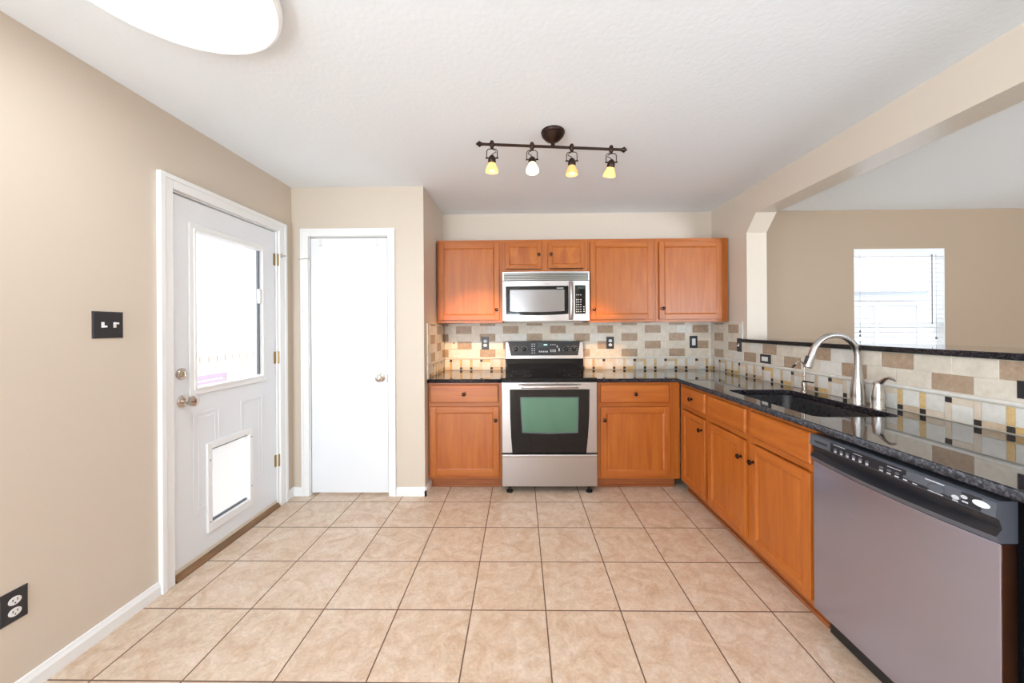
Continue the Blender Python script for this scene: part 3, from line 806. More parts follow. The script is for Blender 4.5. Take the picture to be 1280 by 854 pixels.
# ================================================================== WORKTOPS, SINK
SX0, SX1, SY0, SY1 = 1.345, 1.742, 1.662, 2.375
XE = 1.252
w = plate([(XS + 0.001, YFACE - 0.027), (-0.158, YFACE - 0.027), (-0.158, YB - 0.001), (XS + 0.001, YB - 0.001)], [], CT - 0.031, CT, 0.008, 'granite_worktop', MAT['granite'])
tag(w, 'short speckled black granite worktop left of the stove', 'worktop')
yc = YFACE - 0.027
w = plate([(0.612, yc), (XE, yc), (XE, 0.1), (XR - 0.001, 0.1), (XR - 0.001, YB - 0.001), (0.612, YB - 0.001)],
          [rrect(SX0, SX1, SY0, SY1, 0.045)], CT - 0.031, CT, 0.004, 'granite_worktop', MAT['granite'])
tag(w, 'L-shaped speckled black granite worktop holding the sink, right of the stove', 'worktop')
lg = plate([(XR - 0.032, YEND), (XR - 0.032, 3.043), (XR - 0.0015, 3.043), (XR - 0.0015, JY - 0.001), (XRO + 0.24, JY - 0.001), (XRO + 0.24, YEND)], [], 1.187, 1.215, 0.006, 'granite_bar_ledge', MAT['granite'])
tag(lg, 'long narrow speckled black granite bar ledge on top of the tiled half wall', 'ledge')

sk = empty('sink', ((SX0 + SX1) / 2, (SY0 + SY1) / 2, 0.67), 'black undermount composite sink set in the granite worktop', 'sink')
mb = MB()
zt = CT - 0.033
def lp(g, z, r): return [(x, y, z) for x, y in rrect(SX0 + g, SX1 - g, SY0 + g, SY1 - g, r)]
rings = [lp(-0.02, zt - 0.012, 0.06), lp(-0.02, zt, 0.06), lp(-0.004, zt, 0.05), lp(0.0, zt - 0.01, 0.05), lp(0.008, 0.73, 0.05), lp(0.02, 0.705, 0.05), lp(0.05, 0.695, 0.05)]
mb.loft(rings, cap=False)
R = [mb.v(p) for p in lp(0.05, 0.695, 0.05)]; mb.f(R)
mb.loft([lp(-0.02, zt - 0.012, 0.06), lp(-0.012, 0.72, 0.06), lp(0.0, 0.685, 0.06)], cap=False)
R = [mb.v(p) for p in lp(0.0, 0.685, 0.06)]; mb.f(R)
bmesh.ops.remove_doubles(mb.bm, verts=mb.bm.verts[:], dist=0.0002)
mb.build('basin', MAT['sink'], sk, smooth=True)
mb = MB(); mb.lathe([(0.045, 0), (0.045, 0.003), (0.038, 0.004), (0.030, -0.0005), (0, -0.001)], ((SX0 + SX1) / 2, (SY0 + SY1) / 2, 0.696), (0, 0, 1), 24)
mb.build('drain', MAT['steel_f'], sk, smooth=True)

# faucet
fx, fy = 1.790, 1.940
fa = empty('kitchen_faucet', (fx, fy, CT), 'tall brushed steel gooseneck pull-down faucet behind the sink', 'faucet')
mb = MB(); mb.lathe([(0.034, 0), (0.034, 0.005), (0.0315, 0.010), (0.032, 0.045), (0.030, 0.085), (0.0245, 0.125), (0.0190, 0.165), (0.0165, 0.20), (0.0160, 0.215)], (fx, fy, CT), (0, 0, 1), 28)
mb.build('body', MAT['steel_f'], fa, smooth=True)
R_ = 0.119; ztop = 1.156
pts = [(fx, fy, CT + 0.21), (fx, fy, ztop)]
for i in range(1, 17):
    a = math.radians(i * 10.4)
    pts.append((fx - R_ + R_ * math.cos(a), fy, ztop + R_ * 0.95 * math.sin(a)))
mb = MB(); mb.tube(pts, 0.0152, 18); mb.build('gooseneck', MAT['steel_f'], fa, smooth=True)
e = Vector(pts[-1]); dv = (Vector(pts[-1]) - Vector(pts[-2])).normalized()
mb = MB(); mb.lathe([(0.0160, -0.004), (0.0165, 0.0), (0.0165, 0.03), (0.0200, 0.075), (0.0195, 0.088), (0.013, 0.089)], tuple(e), tuple(dv), 22)
sh = mb.build('spray_head', MAT['steel_f'], fa, smooth=True)
mb = MB(); q = e + dv * 0.045 + Vector((-0.019, 0, 0)); mb.lathe([(0.008, -0.022), (0.009, 0), (0.007, 0.022)], tuple(q), tuple(dv), 12)
mb.build('spray_button', MAT['black'], sh, smooth=True)

# filtered-water tap
tx, ty = 1.788, 2.300
fa = empty('filtered_water_tap', (tx, ty, CT), 'small thin chrome filtered-water tap left of the big faucet', 'faucet')
mb = MB(); mb.lathe([(0.020, 0), (0.020, 0.004), (0.0145, 0.008), (0.014, 0.040), (0.016, 0.042), (0.016, 0.060), (0.008, 0.063)], (tx, ty, CT), (0, 0, 1), 20)
mb.build('body', MAT['nickel'], fa, smooth=True)
pts = [(tx, ty, CT + 0.06), (tx, ty, 1.066)]
for i in range(1, 13):
    a = math.radians(i * 12); pts.append((tx - 0.027 + 0.027 * math.cos(a), ty, 1.066 + 0.030 * math.sin(a)))
l = Vector(pts[-1]); pts.append(tuple(l + Vector((-0.012, 0, -0.014))))
mb = MB(); mb.tube(pts, 0.0042, 10); mb.build('spout', MAT['nickel'], fa, smooth=True)
l = Vector(pts[-1]); mb = MB(); mb.tube([tuple(l + Vector((0.006, 0, 0.005))), tuple(l + Vector((-0.012, 0, -0.010)))], 0.0068, 10); mb.build('spout_tip', MAT['black'], fa, smooth=True)
mb = MB(); mb.box(tx - 0.006, tx + 0.006, ty - 0.072, ty + 0.008, CT + 0.063, CT + 0.071); mb.build('lever', MAT['black'], fa, bevel=0.002)

# soap / side lever dispenser
sx, sy = 1.790, 1.832
fa = empty('soap_dispenser', (sx, sy, CT), 'short brushed steel soap dispenser with curved lever right of the faucet', 'soap dispenser')
mb = MB(); mb.lathe([(0.030, 0), (0.030, 0.006), (0.0275, 0.010), (0.0285, 0.05), (0.0265, 0.085), (0.022, 0.105), (0.0205, 0.125), (0.016, 0.131), (0, 0.132)], (sx, sy, CT), (0, 0, 1), 28)
mb.build('body', MAT['steel_f'], fa, smooth=True)
mb = MB(); mb.tube([(sx, sy + 0.006, 1.020), (sx, sy - 0.018, 1.040), (sx - 0.001, sy - 0.034, 1.056), (sx - 0.002, sy - 0.055, 1.064), (sx - 0.003, sy - 0.075, 1.061), (sx - 0.003, sy - 0.088, 1.054)], [0.015, 0.011, 0.0075, 0.006, 0.0055, 0.004], 12)
mb.build('lever', MAT['steel_f'], fa, smooth=True)

# ================================================================== BACKSPLASH
TOPS = [1.4135, 1.337, 1.2605, 1.184, 1.1075]; ROWH = 0.0765; RB = 1.031
random.seed(4)
def splash(name, label, fn, u0, u1, ztop, orig13, orig24, P, m0, step=0.1, mtop=0, regions=None, thick=0.009):
    """fn maps (u, d, w); tiles clipped to [u0,u1]; regions: list of (ua,ub,ztop)"""
    root = empty(name, fn((u0, 0, CT)), label, 'backsplash')
    regions = regions or [(u0, u1, ztop)]
    tw, g = P / 3, 0.0011
    mb = MB(fn); mg = MB(fn)
    for (ua, ub, zt) in regions:
        mg.box(ua, ub, 0.0005, thick - 0.002, CT + 0.0005, zt - 0.001, 0)
        for r, top in enumerate(TOPS):
            bot = top - ROWH; t1 = min(top, zt)
            if t1 - bot < 0.006: continue
            og = orig13 if r % 2 == 1 else orig24
            k = math.floor((ua - og) / tw) - 1
            while og + k * tw < ub:
                a, b = max(og + k * tw, ua), min(og + (k + 1) * tw, ub)
                if b - a > 0.004:
                    brown = (k % 3 == 0)
                    mi = 1 if brown else random.choice((0, 0, 2))
                    mb.box(a + g, b - g, thick - 0.003, thick + random.uniform(0, 0.0008), bot + g, t1 - g, mi)
                k += 1
    mg.build('grout', MAT['grout'], root)
    mb.build('field_tiles', [MAT['t_cream'], MAT['t_brown'], MAT['t_white']], root, bevel=0.0008, seg=1)
    # pencil moulding
    mb = MB(fn)
    prof = [(thick - 0.003, 1.011), (thick + 0.006, 1.012), (thick + 0.010, 1.017), (thick + 0.010, 1.023), (thick + 0.006, 1.029), (thick - 0.003, 1.030)]
    mb.loft([[(u0, d, z) for d, z in prof], [(u1, d, z) for d, z in prof]])
    mb.build('pencil_moulding', MAT['t_white'], root)
    # mosaic strip
    mb = MB(fn); z0, z1 = CT + 0.003, 1.009; n = math.floor((u0 - m0) / step) - 1
    while m0 + n * step < u1 + step:
        c_ = m0 + n * step; a, b = c_ - 0.013, c_ + 0.013
        def put(x0, x1, za, zb, mi):
            x0, x1 = max(x0, u0), min(x1, u1)
            if x1 - x0 > 0.004: mb.box(x0 + 0.0012, x1 - 0.0012, thick - 0.003, thick + 0.001, za + 0.0012, zb - 0.0012, mi)
        colv = random.choice((1, 2, 1, 5))
        if n % 3 == 0: put(a, b, z1 - 0.026, z1, 0); put(a, b, z0, z1 - 0.026, colv)
        else: put(a, b, z0, z0 + 0.026, 0); put(a, b, z0 + 0.026, z1, colv)
        colh = random.choice((1, 2, 5, 5))
        strip_top = (n % 3 == 0) if mtop > 0 else ((n + 1) % 3 == 0)
        if strip_top: put(b, b + step - 0.026, z1 - 0.028, z1, colh); put(b, b + step - 0.026, z0, z1 - 0.028, 3)
        else: put(b, b + step - 0.026, z0, z0 + 0.028, colh); put(b, b + step - 0.026, z0 + 0.028, z1, 3)
        n += 1
    mb.build('mosaic_border', [MAT['t_dark'], MAT['t_gold'], MAT['t_tan'], MAT['t_white'], MAT['t_brown'], MAT['t_pale']], root, bevel=0.0006, seg=1)
    # bullnose edges
    return root
FB2 = fb(YB)
splash('tile_backsplash', 'cream and brown tile backsplash on the wall behind the stove', FB2, XS + 0.012, XR - 0.012, 1.3625, -0.634, -0.400, 0.4620, 1.114, mtop=1)
FR2 = fr(XR)
def fr2(p): return (XR - p[1], p[0], p[2])
r = splash('tile_backsplash', 'long cream and brown tile backsplash on the half wall behind the sink', fr2, 0.1, YB, 1.36,
           3.104, 3.335, 0.4565, 1.597, mtop=-1, regions=[(3.052, YB, 1.352), (0.1, 3.052, 1.186)])
mb = MB(fr2); mb.box(3.046, 3.245, 0.001, 0.014, 1.352, 1.362); mb.box(3.044, 3.052, 0.001, 0.014, 1.187, 1.352)
mb.build('bullnose_edge', MAT['t_white'], r, bevel=0.003)
def fl2(p): return (XS + p[1], p[0], p[2])
r = splash('tile_backsplash', 'narrow cream and brown tile backsplash on the side of the pantry wall', fl2, 2.905, YB, 1.357,
           3.235, 3.002, 0.4565, 3.39, mtop=1)
mb = MB(fl2); mb.box(2.895, YUF, 0.001, 0.014, 1.352, 1.362); mb.box(2.895, 2.905, 0.001, 0.014, CT + 0.001, 1.352)
mb.build('bullnose_edge', MAT['t_cream'], r, bevel=0.003)

# ================================================================== COVER PLATES
def cover(name, label, cat, fn, u, w, wid, hgt, mat, kind, d0=0.0):
    r = empty(name, fn((u, d0, w)), label, cat)
    mb = MB(fn); e = 0.004
    mb.loft([[(u - wid / 2, d0, w - hgt / 2), (u + wid / 2, d0, w - hgt / 2), (u + wid / 2, d0, w + hgt / 2), (u - wid / 2, d0, w + hgt / 2)],
             [(u - wid / 2, d0 + 0.003, w - hgt / 2), (u + wid / 2, d0 + 0.003, w - hgt / 2), (u + wid / 2, d0 + 0.003, w + hgt / 2), (u - wid / 2, d0 + 0.003, w + hgt / 2)],
             [(u - wid / 2 + e, d0 + 0.006, w - hgt / 2 + e), (u + wid / 2 - e, d0 + 0.006, w - hgt / 2 + e), (u + wid / 2 - e, d0 + 0.006, w + hgt / 2 - e), (u - wid / 2 + e, d0 + 0.006, w + hgt / 2 - e)]])
    mb.build('cover_plate', mat, r)
    dd = d0 + 0.006
    if kind == 'duplex':
        for s in (-1, 1):
            cz = w + s * 0.020
            mb = MB(fn)
            p = [(u + 0.017 * math.cos(t) * (1 if abs(math.cos(t)) < 0.9 else 1), cz + 0.0145 * math.sin(t)) for t in [2 * math.pi * k / 20 for k in range(20)]]
            mb.loft([[(a, dd - 0.001, b) for a, b in p], [(a, dd + 0.0025, b) for a, b in p]])
            s_ = mb.build('socket', MAT['white'], r)
            mb = MB(fn)
            for ox in (-0.006, 0.006): mb.box(u + ox - 0.0012, u + ox + 0.0012, dd + 0.002, dd + 0.003, cz - 0.001, cz + 0.007)
            mb.box(u - 0.002, u + 0.002, dd + 0.002, dd + 0.003, cz - 0.010, cz - 0.006)
            mb.build('slots', MAT['black'], s_)
    elif kind == 'rocker':
        mb = MB(fn); mb.box(u - 0.0165, u + 0.0165, dd - 0.001, dd + 0.003, w - 0.033, w + 0.033); mb.build('rocker', MAT['white'], r, bevel=0.001)
    elif kind == 'rocker_h':
        mb = MB(fn); mb.box(u - 0.033, u + 0.033, dd - 0.001, dd + 0.003, w - 0.0165, w + 0.0165); mb.build('rocker', MAT['white'], r, bevel=0.001)
    elif kind == 'toggle':
        mb = MB(fn); mb.box(u - 0.005, u + 0.005, dd - 0.001, dd + 0.002, w - 0.012, w + 0.012); mb.box(u - 0.0045, u + 0.0045, dd, dd + 0.014, w - 0.010, w - 0.001)
        mb.build('toggle', MAT['white'], r, bevel=0.001)
    elif kind == 'toggle2':
        for s, up in ((-1, -1), (1, 1)):
            mb = MB(fn); uu_ = u + s * 0.023
            mb.box(uu_ - 0.0055, uu_ + 0.0055, dd - 0.001, dd + 0.002, w - 0.012, w + 0.012)
            mb.box(uu_ - 0.0045, uu_ + 0.0045, dd, dd + 0.016, w + up * 0.004 - 0.004 + up * 0.003, w + up * 0.004 + 0.004 + up * 0.003)
            mb.build('toggle', MAT['white'], r, bevel=0.001)
    elif kind == 'jack':
        mb = MB(fn); mb.box(u - 0.006, u + 0.006, dd - 0.001, dd + 0.001, w - 0.006, w + 0.006); mb.build('jack', MAT['gap'], r)
    return r
TD = 0.0102
cover('phone_jack_plate', 'small cream phone jack plate on the tiles left of the stove', 'wall plate', FB2, -0.6535, 1.1715, 0.070, 0.119, MAT['cream'], 'jack', TD)
cover('power_outlet', 'black duplex outlet with white sockets on the tiles just left of the stove', 'outlet', FB2, -0.346, 1.168, 0.073, 0.122, MAT['plate'], 'duplex', TD)
cover('power_outlet', 'black duplex outlet with white sockets on the tiles right of the stove', 'outlet', FB2, 0.876, 1.166, 0.073, 0.118, MAT['plate'], 'duplex', TD)
cover('light_switch', 'black-framed white rocker switch on the back tiles near the corner', 'light switch', FB2, 1.684, 1.170, 0.076, 0.118, MAT['plate'], 'rocker', TD)
cover('light_switch', 'black toggle switch on the tiles at the end of the bar ledge', 'light switch', fr2, 3.087, 1.161, 0.060, 0.114, MAT['plate'], 'toggle', TD + 0.001)
cover('light_switch', 'sideways black-framed white rocker switch on the tiles under the bar ledge', 'light switch', fr2, 2.762, 1.071, 0.116, 0.067, MAT['plate'], 'rocker_h', TD + 0.001)
cover('power_outlet', 'dark sideways outlet plate cut by the right edge above the dishwasher', 'outlet', fr2, 1.318, 1.079, 0.116, 0.066, MAT['plate'], 'none', TD + 0.001)
def flw(p): return (XL + p[1], p[0], p[2])
cover('light_switch', 'black double toggle switch plate on the beige wall beside the back door', 'light switch', flw, 1.553, 1.344, 0.118, 0.116, MAT['plate'], 'toggle2', 0.0)
cover('power_outlet', 'black duplex outlet low on the beige left wall near the baseboard', 'outlet', flw, 1.254, 0.342, 0.074, 0.112, MAT['plate'], 'duplex', 0.0)

# ================================================================== RANGE
RX0, RX1 = -0.153, 0.604
rg = empty('electric_range', ((RX0 + RX1) / 2, 3.2, 0), 'stainless steel freestanding electric range with black glass cooktop and oven window', 'range')
RYF = 2.905
mb = MB(); mb.box(RX0 + 0.003, RX1 - 0.003, RYF, 3.50, 0.05, 0.895); mb.build('body', MAT['black'], rg)
cxr = (RX0 + RX1) / 2
mb = MB()
mb.box(RX0 - 0.003, RX1 + 0.004, 2.872, 3.47, 0.893, 0.917)
ck = mb.build('cooktop', MAT['blackgloss'], rg, bevel=0.006)
for (bx, by, br) in ((-0.02, 3.02, 0.105), (0.45, 3.02, 0.085), (0.0, 3.30, 0.078), (0.45, 3.30, 0.095)):
    mb = MB()
    for q in (br, br * 0.6):
        n = 40
        A = [[(bx + (q + dq) * math.cos(2 * math.pi * k / n), by + (q + dq) * math.sin(2 * math.pi * k / n), 0.9173) for k in range(n)] for dq in (0, 0.0025)]
        mb.loft(A, cap=False)
    mb.build('burner_ring', MAT['dwpanel'], ck)
# oven door
FR_ = fb(2.865)
mb = MB(FR_)
mb.box(RX0, RX1, -0.035, 0, 0.322, 0.884)
od = mb.build('oven_door', MAT['steel_x'], rg, bevel=0.004)
mb = MB(FR_)
P = [(-0.088, 0.828), (0.545, 0.828), (0.541, 0.62), (0.530, 0.45), (0.516, 0.323), (-0.070, 0.323), (-0.080, 0.45), (-0.086, 0.62)]
mb.loft([[(a, 0.0005, b) for a, b in P], [(a, 0.004, b) for a, b in P]])
mb.build('door_glass', MAT['blackgloss'], od)
mb = MB(FR_)
P = [(-0.003, 0.766), (0.455, 0.766), (0.448, 0.487), (0.225, 0.480), (0.010, 0.487)]
mb.loft([[(a, 0.004, b) for a, b in P], [(a, 0.0052, b) for a, b in P]])
wnd = mb.build('oven_window', MAT['ovenglass'], od)
mb = MB(FR_)
def strip(mb, a, b, t):
    (x0, z0), (x1, z1) = a, b
    v = Vector((x1 - x0, 0, z1 - z0)).normalized(); n = Vector((-v.z, 0, v.x)) * t
    mb.loft([[(x0 - n.x, d, z0 - n.z), (x1 - n.x, d, z1 - n.z), (x1 + n.x, d, z1 + n.z), (x0 + n.x, d, z0 + n.z)] for d in (0.0045, 0.007)])
for i in range(5): strip(mb, P[i], P[(i + 1) % 5], 0.004)
mb.build('window_trim', MAT['dwpanel'], wnd)
# handle: slim bowed bar with end brackets
mb = MB(FR_)
rings = []
n = 20
for i in range(n + 1):
    t = i / n; x = -0.015 + 0.485 * t; bow = 0.030 + 0.018 * (1 - (2 * t - 1) ** 2)
    rings.append([(x, bow + 0.010 * math.cos(a), 0.855 + 0.015 * math.sin(a)) for a in [2 * math.pi * k / 12 for k in range(12)]])
mb.loft(rings)
mb.box(-0.022, 0.004, 0.0, 0.042, 0.842, 0.868); mb.box(0.452, 0.478, 0.0, 0.042, 0.842, 0.868)
mb.build('handle', MAT['steel_x'], od, smooth=True)
# drawer
mb = MB(FR_); mb.box(RX0, RX1, -0.035, 0.0, 0.055, 0.300)
dr = mb.build('warming_drawer', MAT['steel_x'], rg, bevel=0.004)
mb = MB(FR_); mb.box(RX0, RX1, -0.02, 0.010, 0.290, 0.313); mb.build('drawer_lip', MAT['steel_x'], dr, bevel=0.006)
for x in (RX0 + 0.06, RX1 - 0.06):
    for y in (2.90, 3.45):
        mb = MB(); mb.lathe([(0.026, 0), (0.026, 0.012), (0.012, 0.018), (0.012, 0.052)], (x, y, 0), (0, 0, 1), 16)
        mb.build('levelling_foot', MAT['black'], rg)
# backguard
mb = MB(); mb.box(RX0 + 0.008, RX1 - 0.004, 3.455, 3.520, 0.900, 1.026); bgd = mb.build('backguard', MAT['blackgloss'], rg, bevel=0.003)
mb = MB()
mb.prism([(3.440, 1.020), (3.462, 1.180), (3.470, 1.188), (3.522, 1.188), (3.522, 1.020)], 'x', RX0 + 0.006, RX1 - 0.004)
cp = mb.build('control_panel', MAT['steel_x'], rg, bevel=0.004)
sl = (3.462 - 3.440) / 0.160
def fcp(p): return (p[0], 3.440 + (p[2] - 1.020) * sl - p[1], p[2])
mb = MB(fcp)
arc = [(-0.120 + 0.690 * t, 1.1815 + 0.010 * (1 - (2 * t - 1) ** 2)) for t in [k / 14 for k in range(15)]]
P = [(-0.092, 1.052)] + arc + [(0.547, 1.052)]
mb.loft([[(a, 0.0, b) for a, b in P], [(a, 0.003, b) for a, b in P]])
ins = mb.build('display_panel', MAT['black'], cp)
mb = MB(fcp); mb.box(0.165, 0.265, 0.003, 0.004, 1.13, 1.178); mb.build('display', MAT['lcd'], ins)
mb = MB(fcp); mb.box(0.222, 0.256, 0.004, 0.0046, 1.148, 1.160); mb.build('display_digits', MAT['lcd_lit'], ins)
for x in (-0.045, 0.035, 0.435, 0.510):
    mb = MB(); q = Vector(fcp((x, 0.003, 1.112)))
    mb.lathe([(0.021, 0), (0.021, 0.004), (0.016, 0.007), (0.0145, 0.022), (0.0, 0.023)], tuple(q), (0, -1, -0.12), 18)
    k_ = mb.build('control_knob', MAT['black'], ins, smooth=True)
    mb = MB(fcp); mb.box(x - 0.0012, x + 0.0012, 0.0255, 0.0268, 1.112, 1.126); mb.build('pointer', MAT['ink'], k_)
mb = MB(fcp); random.seed(9)
for x in (-0.045, 0.035, 0.435, 0.510):
    for k in range(7):
        a = math.radians(-30 + 40 * k)
        u_, w_ = x + 0.030 * math.cos(a), 1.112 + 0.030 * math.sin(a)
        mb.box(u_ - 0.003, u_ + 0.003, 0.003, 0.0036, w_ - 0.0016, w_ + 0.0016)
for i in range(2):
    for j in range(5): mb.box(0.105 + i * 0.022, 0.117 + i * 0.022, 0.003, 0.0036, 1.072 + j * 0.021, 1.081 + j * 0.021)
for i in range(5): mb.box(0.175 + i * 0.018, 0.188 + i * 0.018, 0.003, 0.0036, 1.082, 1.096)
for i, x in enumerate((0.285, 0.305, 0.325)): mb.box(x, x + 0.010, 0.003, 0.0036, 1.084, 1.110); mb.box(x, x + 0.010, 0.003, 0.0036, 1.150, 1.160)
mb.box(0.345, 0.357, 0.003, 0.0036, 1.128, 1.148); mb.box(0.362, 0.374, 0.003, 0.0036, 1.092, 1.122)
mb.build('printed_marks', MAT['ink'], ins)

# ================================================================== MICROWAVE
mw = empty('microwave', (0.226, 3.35, 1.375), 'stainless over-the-range microwave mounted below the short oak cabinet', 'microwave')
MX0, MX1, MZ0, MZ1, MYF = -0.156, 0.607, 1.375, 1.808, 3.172
mb = MB(); mb.box(MX0 + 0.002, MX1 - 0.002, MYF + 0.012, YB - 0.012, MZ0 + 0.006, MZ1); mb.build('case', MAT['dwdark'], mw)
def bowd(x, B=0.020):
    t = (x - (MX0 + MX1) / 2) / ((MX1 - MX0) / 2); return B * (1 - t * t)
def bowed(name, x0, x1, z0, z1, d0, d1, mat, parent, sag=0.0, bevel=0.0, n=18, sx=None):
    mb = MB(); rings = []
    sx = sx or (x0, x1)
    for i in range(n + 1):
        x = x0 + (x1 - x0) * i / n; t = (x - (sx[0] + sx[1]) / 2) / ((sx[1] - sx[0]) / 2)
        zz = z0 - sag * (1 - t * t)
        y = MYF - bowd(x)
        rings.append([(x, y - d1, zz), (x, y - d1, z1), (x, y - d0, z1), (x, y - d0, zz)])
    mb.loft(rings); return mb.build(name, mat, parent, bevel=bevel)
dr = bowed('microwave_door', MX0, 0.4605, MZ0 + 0.004, 1.730, -0.014, 0.006, MAT['steel_x'], mw, 0.006, 0.0025, sx=(MX0, MX1))
ctl = bowed('control_panel', 0.4625, MX1, MZ0 + 0.004, 1.730, -0.014, 0.006, MAT['steel_x'], mw, 0.006, 0.0025, sx=(MX0, MX1))
bowed('door_bezel', -0.127, 0.420, 1.437, 1.682, 0.006, 0.0085, MAT['blackgloss'], dr, 0.010)
bz = bowed('door_window', -0.090, 0.385, 1.463, 1.650, 0.0085, 0.0095, MAT['mwglass'], dr, 0.007)
mb = MB(); rings = []
for i in range(15):
    t = i / 14; zz = 1.385 + t * 0.335; d = 0.012 + 0.028 * math.sin(math.pi * min(1, max(0, t)))**0.5
    rings.append([(0.441 + 0.013 * math.cos(a), MYF - bowd(0.44) - d - 0.009 * math.sin(a), zz) for a in [2 * math.pi * k / 12 for k in range(12)]])
mb.loft(rings); mb.build('handle', MAT['steel_x'], dr, smooth=True)
kp = bowed('keypad', 0.478, 0.572, 1.437, 1.686, 0.006, 0.0085, MAT['blackgloss'], ctl)
mb = MB()
for i in range(3):
    for j in range(8):
        x = 0.488 + i * 0.018; z = 1.452 + j * 0.021
        if j == 6: continue
        y = MYF - bowd(x) - 0.0085; mb.box(x, x + 0.009, y - 0.002, y, z, z + 0.008)
for j in range(3):
    y = MYF - bowd(0.552) - 0.0085; mb.box(0.550, 0.562, y - 0.002, y + 0.001, 1.455 + j * 0.02, 1.462 + j * 0.02)
mb.build('keys', MAT['ink'], kp)
mb = MB(); y = MYF - bowd(0.52) - 0.0085; mb.box(0.490, 0.560, y - 0.0015, y + 0.001, 1.655, 1.675); mb.build('display', MAT['lcd'], kp)
mb = MB(); y = MYF - bowd(0.35) - 0.0085
for k in range(6): mb.box(0.318 + k * 0.010, 0.325 + k * 0.010, y - 0.0020, y + 0.001, 1.658, 1.667)
mb.box(0.318, 0.375, y - 0.0016, y + 0.001, 1.6610, 1.6625)
mb.build('printed_marks', MAT['ink'], dr)
mb = MB(); y = MYF - bowd(0.22) - 0.006
for k in range(8): mb.box(0.205 + k * 0.0065, 0.209 + k * 0.0065, y - 0.001, y + 0.001, 1.697, 1.701)
mb.build('small_nameplate', MAT['dark_ink'], dr)
# vent grille
vt = bowed('vent_grille', MX0, MX1, 1.733, 1.808, -0.014, -0.004, MAT['dwdark'], mw)
bowed('vent_frame', MX0, MX1, 1.796, 1.808, -0.004, 0.008, MAT['steel_x'], vt); 
for k in range(4): bowed('vent_louvre', MX0 + 0.012, MX1 - 0.012, 1.737 + k * 0.015, 1.745 + k * 0.015, -0.004, 0.005, MAT['steel_dark'], vt)
bowed('vent_frame', MX0, MX0 + 0.012, 1.733, 1.796, -0.004, 0.008, MAT['steel_x'], vt, n=3); bowed('vent_frame', MX1 - 0.012, MX1, 1.733, 1.796, -0.004, 0.008, MAT['steel_x'], vt, n=3)
mb = MB(); mb.box(MX0 + 0.03, MX0 + 0.33, 3.20, 3.42, MZ0 + 0.001, MZ0 + 0.006); mb.box(MX1 - 0.33, MX1 - 0.03, 3.20, 3.42, MZ0 + 0.001, MZ0 + 0.006); mb.build('grease_filter', MAT['steel_dark'], mw)

# ================================================================== DISHWASHER
DWX = 1.262
dw = empty('dishwasher', (1.55, 1.27, 0), 'stainless steel built-in dishwasher with a charcoal control panel under the granite worktop', 'dishwasher')
W0, W1 = 0.968, 1.578
H_ = fr(DWX)
mb = MB(); mb.box(1.330, 1.845, W0 + 0.010, W1 - 0.006, 0.10, 0.862); mb.build('tub', MAT['black'], dw)
mb = MB(H_); rings = []
n = 24
# steel skin, faintly bowed, wrapping at its edges; top edge follows the handle curve
def topz(t): return 0.742 - 0.012 * (1 - (2 * t - 1) ** 2)
for i in range(n + 1):
    t = i / n; y = W0 + (W1 - W0) * t; zt_ = topz(t)
    rings.append([(y, 0.0, 0.105), (y, 0.0, zt_), (y, -0.045, zt_), (y, -0.045, 0.105)])
mb.loft(rings); mb.build('door', MAT['steel_y'], dw, bevel=0.003)
mb = MB(H_); mb.box(W0 + 0.01, W1 - 0.01, -0.075, -0.062, 0.005, 0.100); mb.build('toe_kick', MAT['black'], dw)
# control fascia with recessed grip
mb = MB(H_); rings = []
for i in range(n + 1):
    t = i / n; y = W0 + (W1 - W0) * t; b = 1 - (2 * t - 1) ** 2; zl = topz(t)
    rings.append([(y, 0.001, zl + 0.002), (y, 0.012, zl + 0.020), (y, -0.004 - 0.010 * b, zl + 0.040), (y, 0.004, 0.806), (y, 0.014, 0.812), (y, 0.010, 0.850), (y, 0.0, 0.8555), (y, -0.045, 0.8555), (y, -0.045, zl + 0.002)])
mb.loft(rings)
mb.bm.faces.ensure_lookup_table()
for i_ in range(9 * n):
    if i_ % 9 in (1, 2, 3): mb.bm.faces[i_].material_index = 1
fas = mb.build('control_panel', [MAT['dwpanel'], MAT['dwdark']], dw)
def fsl(p):     # on the sloped front of the fascia: p=(y, d, z)
    k_ = (p[2] - 0.812) / 0.038
    return (DWX - (0.014 - 0.004 * k_) - p[1], p[0], p[2])
mb = MB(fsl); mb.box(W0 + 0.030, 1.475, 0.0, 0.0008, 0.8135, 0.822)
mb.box(1.190, 1.475, 0.0, 0.0008, 0.822, 0.8485); mb.box(W0 + 0.030, W0 + 0.075, 0.0, 0.0008, 0.822, 0.8485)
inset = mb.build('button_panel', MAT['dwdark'], fas)
mb = MB(fsl)
for k in range(6):
    mb.box(1.445 - k * 0.026, 1.455 - k * 0.026, 0.0008, 0.0013, 0.816, 0.820)
    mb.box(1.444 - k * 0.026, 1.456 - k * 0.026, 0.0008, 0.0013, 0.8215, 0.823)
for k in range(4):
    mb.box(1.262 - k * 0.026, 1.275 - k * 0.026, 0.0008, 0.0013, 0.816, 0.820)
mb.box(1.410, 1.462, 0.0008, 0.0013, 0.8435, 0.8455); mb.box(1.340, 1.375, 0.0008, 0.0013, 0.8395, 0.841)
mb.box(1.205, 1.250, 0.0008, 0.0013, 0.840, 0.842)
mb.box(1.155, 1.168, 0.0005, 0.0013, 0.816, 0.819); mb.box(1.085, 1.125, 0.0005, 0.0013, 0.8145, 0.8165)
mb.box(1.085, 1.135, 0.0002, 0.0013, 0.8445, 0.8475); mb.box(1.048, 1.062, 0.0005, 0.0013, 0.8145, 0.8175); mb.box(1.026, 1.040, 0.0005, 0.0013, 0.8205, 0.8245)
mb.build('printed_marks', MAT['ink'], inset)
